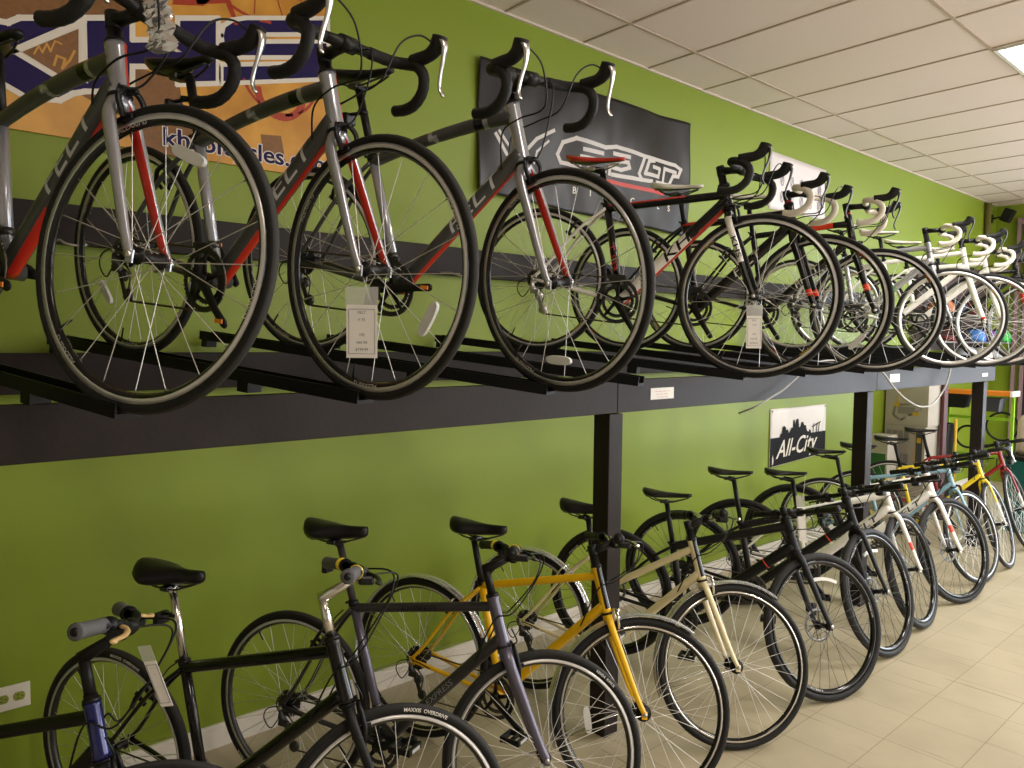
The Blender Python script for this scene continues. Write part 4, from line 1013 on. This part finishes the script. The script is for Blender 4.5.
def arcs(cy, cz, r, a0, a1, w): stroke(b, [(cy+r*cos(lerp(a0, a1, i/20)), cz+r*sin(lerp(a0, a1, i/20))) for i in range(21)], w, .0116, 0, .0003)
arcs(1.42, 2.86, .17, pi*1.02, pi*1.98, .012); arcs(1.42, 2.78, .10, pi*1.02, pi*1.98, .03); arcs(1.33, 3.36, .30, pi*1.02, pi*1.9, .012)
for a in (0.3, .7, 1.1, 1.5, 1.9, 2.3, 2.7): stroke(b, [(1.33, 3.40), (1.33+.32*cos(a+pi), 3.40-.32*sin(a))], .005, .0116, 0, .0003)
stroke(b, [(1.08, 3.06), (1.20, 3.10), (1.23, 3.02), (1.14, 3.22)], .018, .0116, 0, .0003)
wpoly(b, [(.98, 3.02), (1.10, 3.05), (1.16, 3.12), (1.02, 3.16)], .0116, .0003)
obj('wheel_drawing', b, [BRED], bn)
b = MB()
for (yy, zz) in ((.03, 2.44), (1.62, 3.40), (1.62, 2.44), (.9, 2.44)): b.lathe([(.006, 0), (.006, .002), (.013, .002), (.013, 0)], Matrix.Translation((.0115, yy, zz)) @ Matrix.Rotation(-pi/2, 4, 'Z'), n=14, closed=True)
obj('grommet', b, [SILV], bn)

# felt banner
FB_ = mat('dark_banner_vinyl', s2l(30, 26, 27), .36, spec=.35, noise=.12, nscale=3)
b, fdx = wavy_sheet(2.50, 4.36, 2.515, 2.455, 3.205, 3.225, .0035, .017, 3, nx=150, nz=36)
fb = obj('banner', b, FB_); tag(fb, 'dark vinyl banner with a white outlined logo and red line behind the upper bicycles', 'banner')
def on_sheet(b, a=0):
    b.v = [((lambda u, v: .003+fdx(min(1, max(0, u)), min(1, max(0, v))))((v[1]-2.50)/1.86, (v[2]-lerp(2.515, 2.455, (v[1]-2.5)/1.86))/(lerp(3.205, 3.225, (v[1]-2.5)/1.86)-lerp(2.515, 2.455, (v[1]-2.5)/1.86)))+v[0], v[1], v[2]) for v in b.v]
def sub(pts, n=6):
    out = []
    for i in range(len(pts)-1):
        for k_ in range(n): out.append((lerp(pts[i][0], pts[i+1][0], k_/n), lerp(pts[i][1], pts[i+1][1], k_/n)))
    out.append(pts[-1]); return out
F_ = [[(3.546, 2.755), (3.126, 2.765), (3.097, 2.807), (3.134, 2.88), (3.231, 2.918), (3.478, 2.907), (3.585, 2.93), (3.848, 2.917), (4.208, 2.918), (4.267, 2.899), (4.237, 2.847), (4.18, 2.844), (4.136, 2.783)],
 [(3.292, 2.865), (3.457, 2.868)], [(3.273, 2.82), (3.40, 2.822)], [(3.564, 2.886), (3.70, 2.885)], [(3.56, 2.845), (3.69, 2.85), (3.705, 2.82), (3.633, 2.797), (3.523, 2.800), (3.52, 2.755)], [(3.546, 2.755), (3.724, 2.762), (3.817, 2.764), (4.136, 2.775)],
 [(3.85, 2.90), (3.80, 2.80), (3.83, 2.765)], [(3.956, 2.905), (3.90, 2.895), (3.86, 2.81), (3.996, 2.808), (4.019, 2.862), (3.946, 2.864)], [(4.21, 2.871), (4.081, 2.875), (4.058, 2.79)]]
b = MB()
for pl in F_: stroke(b, sub(pl), .024, .0027, 0)
stroke(b, sub([(2.824, 2.767), (2.929, 2.863), (3.057, 2.932)]), .020, .0027, 0); stroke(b, sub([(2.904, 2.723), (2.93, 2.792), (3.02, 2.866)]), .014, .0027, 0)
stroke(b, sub([(2.700, 2.74), (2.62, 2.83)]), .022, .0027, 0); stroke(b, sub([(2.715, 2.79), (2.644, 2.85)]), .018, .0027, 0)
on_sheet(b); obj('banner_logo', b, [mat('banner_logo_white', s2l(206, 200, 196), .5)], fb)
b = MB(); stroke(b, sub([(3.25, 2.713), (4.062, 2.708)], 20), .024, .0027, 0); on_sheet(b); obj('banner_line', b, [mat('banner_line_red', s2l(196, 48, 30), .5)], fb)
b = MB()
for i, ch in enumerate('BICYCLES'): put_text(b, ch, .055, lambda u, v, i=i: V((.0035, lerp(3.24, 4.13, i/7)+u, 2.622+v)), 0, off=.02)
on_sheet(b); obj('banner_lettering', b, [BWH], fb)

# white poster
b, pdx = wavy_sheet(5.43, 6.35, 2.785, 2.798, 3.231, 3.219, .002, .002, 5, nx=20, nz=10)
pw = obj('poster', b, mat('white_poster', s2l(222, 214, 212), .5)); tag(pw, 'white poster with faint grey drawings high on the wall behind the upper handlebars', 'poster')
b = MB()
random.seed(11)
for i in range(5):
    for j in range(2):
        cy = 5.62+i*.155; cz = 2.90+j*.13; rr = .03
        stroke(b, [(cy+rr*cos(a*pi/5)*.8, cz+rr*sin(a*pi/5)*1.4) for a in range(11)], .010, .0085, 0, .0006)
        stroke(b, [(cy-.01, cz-.02), (cy+.015, cz+.04)], .012, .0085, 0, .0006)
obj('poster_drawing', b, [mat('poster_grey', s2l(150, 146, 156), .5)], pw)

# skyline poster under the rack
BLK = mat('poster_black', s2l(16, 13, 15), .6, spec=.15)
b, sdx = wavy_sheet(5.545, 6.495, .72, .757, 1.197, 1.195, .002, .003, 8, nx=20, nz=14)
ps = obj('poster', b, mat('poster_white', s2l(224, 216, 208), .5)); tag(ps, 'black and white skyline poster with script lettering on the wall under the rack', 'poster')
SKY = [(5.563, 0.961), (5.702, 0.959), (5.71, 0.983), (5.737, 0.991), (5.744, 1.039), (5.762, 1.052), (5.792, 1.035), (5.797, 1.01), (5.822, 1.018), (5.843, 0.983), (5.871, 1.005), (5.889, 1.028), (5.913, 1.022), (5.914, 1.086), (5.934, 1.09), (5.943, 1.044), (5.963, 1.093), (5.999, 1.095), (6.012, 1.02), (6.037, 1.028), (6.049, 1.062), (6.082, 1.063), (6.098, 1.034), (6.129, 1.032), (6.153, 0.98), (6.184, 0.972), (6.193, 0.992), (6.215, 0.985), (6.227, 0.959), (6.491, 0.96)]
b = MB(); wpoly(b, [(5.55, .725)]+[(5.55, .961)]+SKY[1:]+[(6.491, .762)], .0105, .0006)
for yy in (6.27, 6.33, 6.37): stroke(b, [(yy-.01, .96), (yy, 1.035)], .010, .0105, 0, .0006)
stroke(b, [(6.24, 1.01), (6.39, 1.045)], .010, .0105, 0, .0006)
obj('skyline_print', b, [BLK], ps)
b = MB(); put_text(b, 'All-City', .20, lambda u, v: V((.0122, 6.0+u*1.05, .875+v+u*.05)), 0, off=.012, shear=.35); obj('script_lettering', b, [BWH], ps)
b = MB()
for (yy, zz) in ((5.57, 1.18), (6.47, 1.18), (5.57, .745)): b.lathe([(0, 0), (.008, .001), (.008, -.001)], Matrix.Translation((.0125, yy, zz)) @ Matrix.Rotation(-pi/2, 4, 'Z'), n=10)
obj('tack', b, [DSTEEL], ps)

# outlet at lower left (a wide plate with two round receptacles shown)
b = MB(); b.box((.004, .375, .441), (.006, .155, .088), bev=.002)
ou = obj('outlet', b, mat('outlet_white', s2l(226, 220, 206), .4)); tag(ou, 'white double power outlet low on the wall at the left edge', 'power outlet')
OUTB = mat('outlet_insert', s2l(140, 150, 60), .4)
for yy in (.418, .368):
    b = MB(); pts = [(.0185*cos(2*pi*i/20)*1., max(-.015, min(.015, .0185*sin(2*pi*i/20)))) for i in range(20)]
    b.prism(pts, (.007, yy, .441), (0, 1, 0), (0, 0, 1), (.002, 0, 0), 0)
    for dz in (-.006, .006): b.box((.0095, yy-.004, .441+dz), (.0008, .009, .002), m=1)
    b.box((.0095, yy+.009, .441), (.0008, .004, .004), m=1)
    obj('socket', b, [OUTB, BLK], ou)

# ------------------------------------------------------------------ far end of the shop
# cartons against the wall
CWH = mat('white_carton', s2l(176, 167, 152), .7, noise=.04, nscale=6)
PGRY = mat('print_grey', s2l(140, 132, 124), .7)
GOLD = mat('print_gold', s2l(214, 172, 40), .6)
def carton(c, d, label, deco=None):
    t = thing('carton', label, 'carton', Matrix.Translation(c))
    b = MB(); b.box((0, 0, d[2]/2), d, bev=.004); o = obj('carton_body', b, [CWH], t)
    if deco: deco(o, d)
    return t
def deco_low(o, d):
    b = MB()
    for i in range(4):
        for j in range(3):
            b.box((lerp(-.16, .02, i/3)*d[0]/.42, -d[1]/2-.001, lerp(.42, .90, j/2)*d[2]), (.045, .002, .09))
    obj('printed_panels', b, [PGRY], o)
    b = MB(); b.box((.15*d[0]/.42, -d[1]/2-.001, d[2]*.72), (.06, .002, d[2]*.5)); obj('printed_stripe', b, [DDEC], o)
    b = MB(); b.box((.15*d[0]/.42, -d[1]/2-.0025, d[2]*.86), (.035, .002, .05)); b.box((.15*d[0]/.42, -d[1]/2-.0025, d[2]*.62), (.04, .002, .025)); b.box((.115*d[0]/.42, -d[1]/2-.002, d[2]*.72), (.006, .002, d[2]*.48)); obj('printed_marks', b, [GOLD], o)
def deco_up(o, d):
    b = MB()
    stroke_pts = [(-.12, .10), (-.10, .20), (.10, .22), (.14, .17), (.02, .10), (-.05, .05), (-.12, .10)]
    for i in range(6):
        p, q = stroke_pts[i], stroke_pts[i+1]; b.tube([(p[0], -d[1]/2-.001, p[1]), (q[0], -d[1]/2-.001, q[1])], .012, 5, ell=(.2, 1))
    b.box((.0, -d[1]/2-.001, .15), (.16, .002, .07)); obj('printed_drawing', b, [PGRY], o)
    b = MB(); b.box((-.09, -d[1]/2-.003, .20), (.05, .002, .03)); b.box((.09, -d[1]/2-.003, .12), (.06, .002, .03)); b.tube([(-.08, -d[1]/2-.003, .18), (-.06, -d[1]/2-.003, .34)], .006, 5); obj('printed_accents', b, [GOLD], o)
carton((.21, 7.97, 0), (.38, .50, .935), 'white carton with small printed windows standing on the floor beyond the rack', deco_low)
carton((.215, 7.98, .937), (.40, .50, .50), 'white carton with a grey and yellow drawing, on top of another carton', deco_up)
def deco_green(o, d):
    b = MB(); b.box((0, -d[1]/2-.001, d[2]*.55), (d[0]*.8, .002, d[2]*.5)); obj('printed_panel', b, [mat('print_green', s2l(40, 96, 44), .6)], o)
carton((.115, 7.46, 0), (.18, .22, .86), 'smaller white and green carton behind the far posts', deco_green)
# dark red panel leaning beside the cartons
b = MB(); b.box((.44, 8.07, .68), (.03, .10, 1.36), Matrix(), bev=.004); tag(obj('leaning_board', b, mat('maroon_board', s2l(84, 40, 40), .5)), 'dark maroon board standing beside the stacked cartons', 'board')

# parts shelf with orange edge
t = thing('parts_shelf', 'orange edged shelf with a white end cap beyond the white cartons', 'shelf', Matrix.Translation((.44, 9.0, 0)))
b = MB(); b.box((0, 0, 1.23), (.68, .24, .045), bev=.004); obj('shelf_board', b, [ORAN], t)
b = MB(); b.box((.35, 0, 1.23), (.03, .25, .06), bev=.006); obj('end_cap', b, [WHITE], t)
for sx in (-.30, .31):
    b = MB(); b.box((sx, .1, .60), (.03, .03, 1.2)); obj('leg', b, [mat('lime_metal', s2l(150, 200, 40), .4)], t)
b = MB(); b.box((0, .1, .95), (.60, .02, .03)); b.box((0, .1, .55), (.60, .02, .03)); obj('crossbar', b, [mat('lime_metal', s2l(150, 200, 40), .4)], t)
# things hanging / lying there
def bin_(c, d, m, label, name='storage_bin'):
    b = MB(); x, y, z = d
    b.loft([[V((c[0]+sx*x/2*k_, c[1]+sy*y/2*k_, c[2]+z*h_)) for sx, sy in ((-1, -1), (1, -1), (1, 1), (-1, 1))] for h_, k_ in ((0, .86), (.9, 1), (.9, 1.06), (1, 1.06), (1, .96), (.12, .82))])
    b.sm = [False]*len(b.sm); o = obj(name, b, m); tag(o, label, 'bin'); return o
bin_((.24, 8.98, 1.06), (.26, .20, .14), BLACK, 'black parts bin hanging under the left part of the orange edged shelf')
bin_((.20, 8.70, 0), (.20, .20, .90), MATTB, 'tall black bin standing right of the maroon board')
bin_((.58, 8.98, 1.04), (.22, .20, .14), mat('dark_grey_plastic', s2l(58, 58, 66), .5), 'dark grey parts bin under the right part of the orange edged shelf')
b = MB(); b.tube([(.34, 8.72, .0), (.34, 8.72, .95)], .016, 8); tag(obj('upright_tube', b, GOLD), 'thin yellow tube standing in front of the tall black bin', 'tube')
# bike frames hanging as dark hoops on the back wall
for (cx, cz, rr, lab) in ((.62, .86, .15, 'dark wheel hoop hanging under the shelf near the last post'), (.30, .72, .12, 'small dark hoop hanging lower under the shelf')):
    b = MB(); b.lathe([(rr+.012*cos(2*pi*i/8), .012*sin(2*pi*i/8)) for i in range(8)], Matrix.Translation((cx, 9.25, cz)), n=40, closed=True); tag(obj('hanging_hoop', b, RUB), lab, 'hoop')
# lime post + white canister
b = MB(); b.box((.86, 9.3, .55), (.07, .07, 1.10), bev=.004); tag(obj('display_post', b, mat('lime_paint', s2l(172, 216, 50), .4)), 'bright lime display post near the right edge', 'post')
b = MB(); b.lathe([(0, 0), (.14, 0), (.15, .05), (.15, .30), (.12, .36), (.06, .38), (0, .38)], Matrix.Translation((1.16, 8.30, .711)) @ Matrix.Rotation(pi/2, 4, 'X'), n=24); cz_ = obj('tote', b, mat('pale_pink_plastic', s2l(222, 200, 190), .4)); tag(cz_, 'pale rounded tote on top of the dark cabinet near the right edge', 'tote')
b = MB(); b.box((1.24, 8.28, .34), (.50, .50, .68), bev=.01); t = obj('cabinet', b, mat('teal_cabinet', s2l(20, 84, 78), .4)); tag(t, 'teal cabinet with a dark top at the right edge behind the crimson bicycle', 'cabinet')
b = MB(); b.box((1.24, 8.28, .695), (.54, .54, .03), bev=.004); obj('cabinet_top', b, [MATTB], t)

# helmets on a display shelf, seen through the far upper wheels
t = thing('helmet_display', 'dark helmet display rack against the wall beyond the far end of the beam', 'display rack', Matrix.Translation((0, 8.9, 0)))
b = MB(); b.box((.05, .5, 2.15), (.03, 2.2, .95)); obj('back_panel', b, [mat('slatwall', s2l(70, 54, 50), .6)], t)
for zz in (1.56, 1.76, 2.05):
    b = MB(); b.box((.20, .5, zz), (.28, 2.2, .015)); obj('shelf', b, [mat('shelf_grey', s2l(120, 116, 112), .5)], t)
def helmet(c, m, lab, s_=1., yaw=0.):
    b = MB(); M_ = Matrix.Translation(c) @ Matrix.Rotation(yaw, 4, 'Z') @ Matrix.Scale(s_, 4)
    secs = []
    n_ = 10
    for i in range(n_+1):
        ph = i/n_*pi/2; q = []
        for j in range(20):
            a = 2*pi*j/20; rx = .135*cos(ph)**.8 if i < n_ else .002; ry = .10*cos(ph)**.8 if i < n_ else .002
            q.append(M_ @ V((rx*cos(a)+.012*sin(ph), ry*sin(a), .13*sin(ph)-(.02*cos(a)**2 if i == 0 else 0))))
        secs.append(q)
    b.loft(secs); 
    for y_ in (-.05, 0, .05):
        b.tube([M_ @ V((.125*cos(t_), y_*(1-.3*abs(cos(t_))), .135*sin(t_)+.002-abs(y_)*.25)) for t_ in [lerp(.35, pi-.35, i/9) for i in range(10)]], .008*s_, 6, m=1)
    o = obj('helmet', b, [m, BLACK]); tag(o, lab, 'helmet', 'helmets on the display'); return o
HB = [((.22, 9.50, 1.787), mat('helmet_blue', s2l(70, 130, 200), .3), 'light blue helmet on the display seen through a far upper wheel'),
      ((.22, 9.75, 1.587), mat('helmet_white', s2l(228, 222, 210), .3), 'white helmet just below the light blue one on the display'),
      ((.22, 10.15, 1.587), mat('helmet_grey', s2l(170, 170, 172), .3), 'grey helmet on the lowest display shelf'),
      ((.22, 10.4, 1.787), GREEN, 'bright green helmet at the far end of the middle display shelf'),
      ((.22, 8.60, 1.787), mat('helmet_dark_red', s2l(110, 22, 30), .3), 'dark red helmet on the middle display shelf, nearest'),
      ((.22, 9.05, 1.787), BLACK, 'black helmet on the middle display shelf'),
      ((.22, 9.90, 1.787), mat('helmet_purple', s2l(120, 50, 150), .3), 'purple helmet on the middle display shelf behind the blue one'),
      ((.22, 9.30, 2.077), mat('helmet_maroon', s2l(90, 26, 26), .3), 'maroon helmet on the top display shelf'),
      ((.22, 9.25, 1.587), mat('helmet_silver', s2l(190, 195, 205), .3), 'silver helmet on the lowest display shelf, nearest'),
      ((.22, 8.50, 2.077), mat('helmet_orange', s2l(176, 100, 44), .3), 'orange brown helmet on the top display shelf'),
      ((.22, 8.90, 2.077), mat('helmet_navy', s2l(40, 50, 90), .3), 'navy helmet on the top display shelf')]
for c, m, lab in HB: helmet(c, m, lab)

# speaker in the corner
t = thing('wall_speaker', 'black speaker on a bracket high in the far corner under the ceiling', 'speaker', Matrix.Translation((.0, 10.65, 3.29)))
b = MB(); b.box((.02, 0, 0), (.03, .05, .10)); b.tube([(.03, 0, 0), (.10, 0, .015), (.17, -.02, -.01)], .012, 8); obj('bracket', b, [BLACK], t)
b = MB(); b.box((0, 0, 0), (.11, .11, .16), Matrix.Translation((.20, -.03, .02)) @ Matrix.Rotation(.45, 4, 'Y'), bev=.01); obj('speaker_box', b, [BLACK], t)

# ------------------------------------------------------------------ world, view
w = bpy.data.worlds.new('world'); sc.world = w; w.use_nodes = True
w.node_tree.nodes['Background'].inputs[0].default_value = (.9, .92, 1, 1); w.node_tree.nodes['Background'].inputs[1].default_value = .0
sc.view_settings.view_transform = 'Standard'; sc.view_settings.look = 'None'; sc.view_settings.gamma = 1; sc.view_settings.use_curve_mapping = False
sc.view_settings.exposure = .05
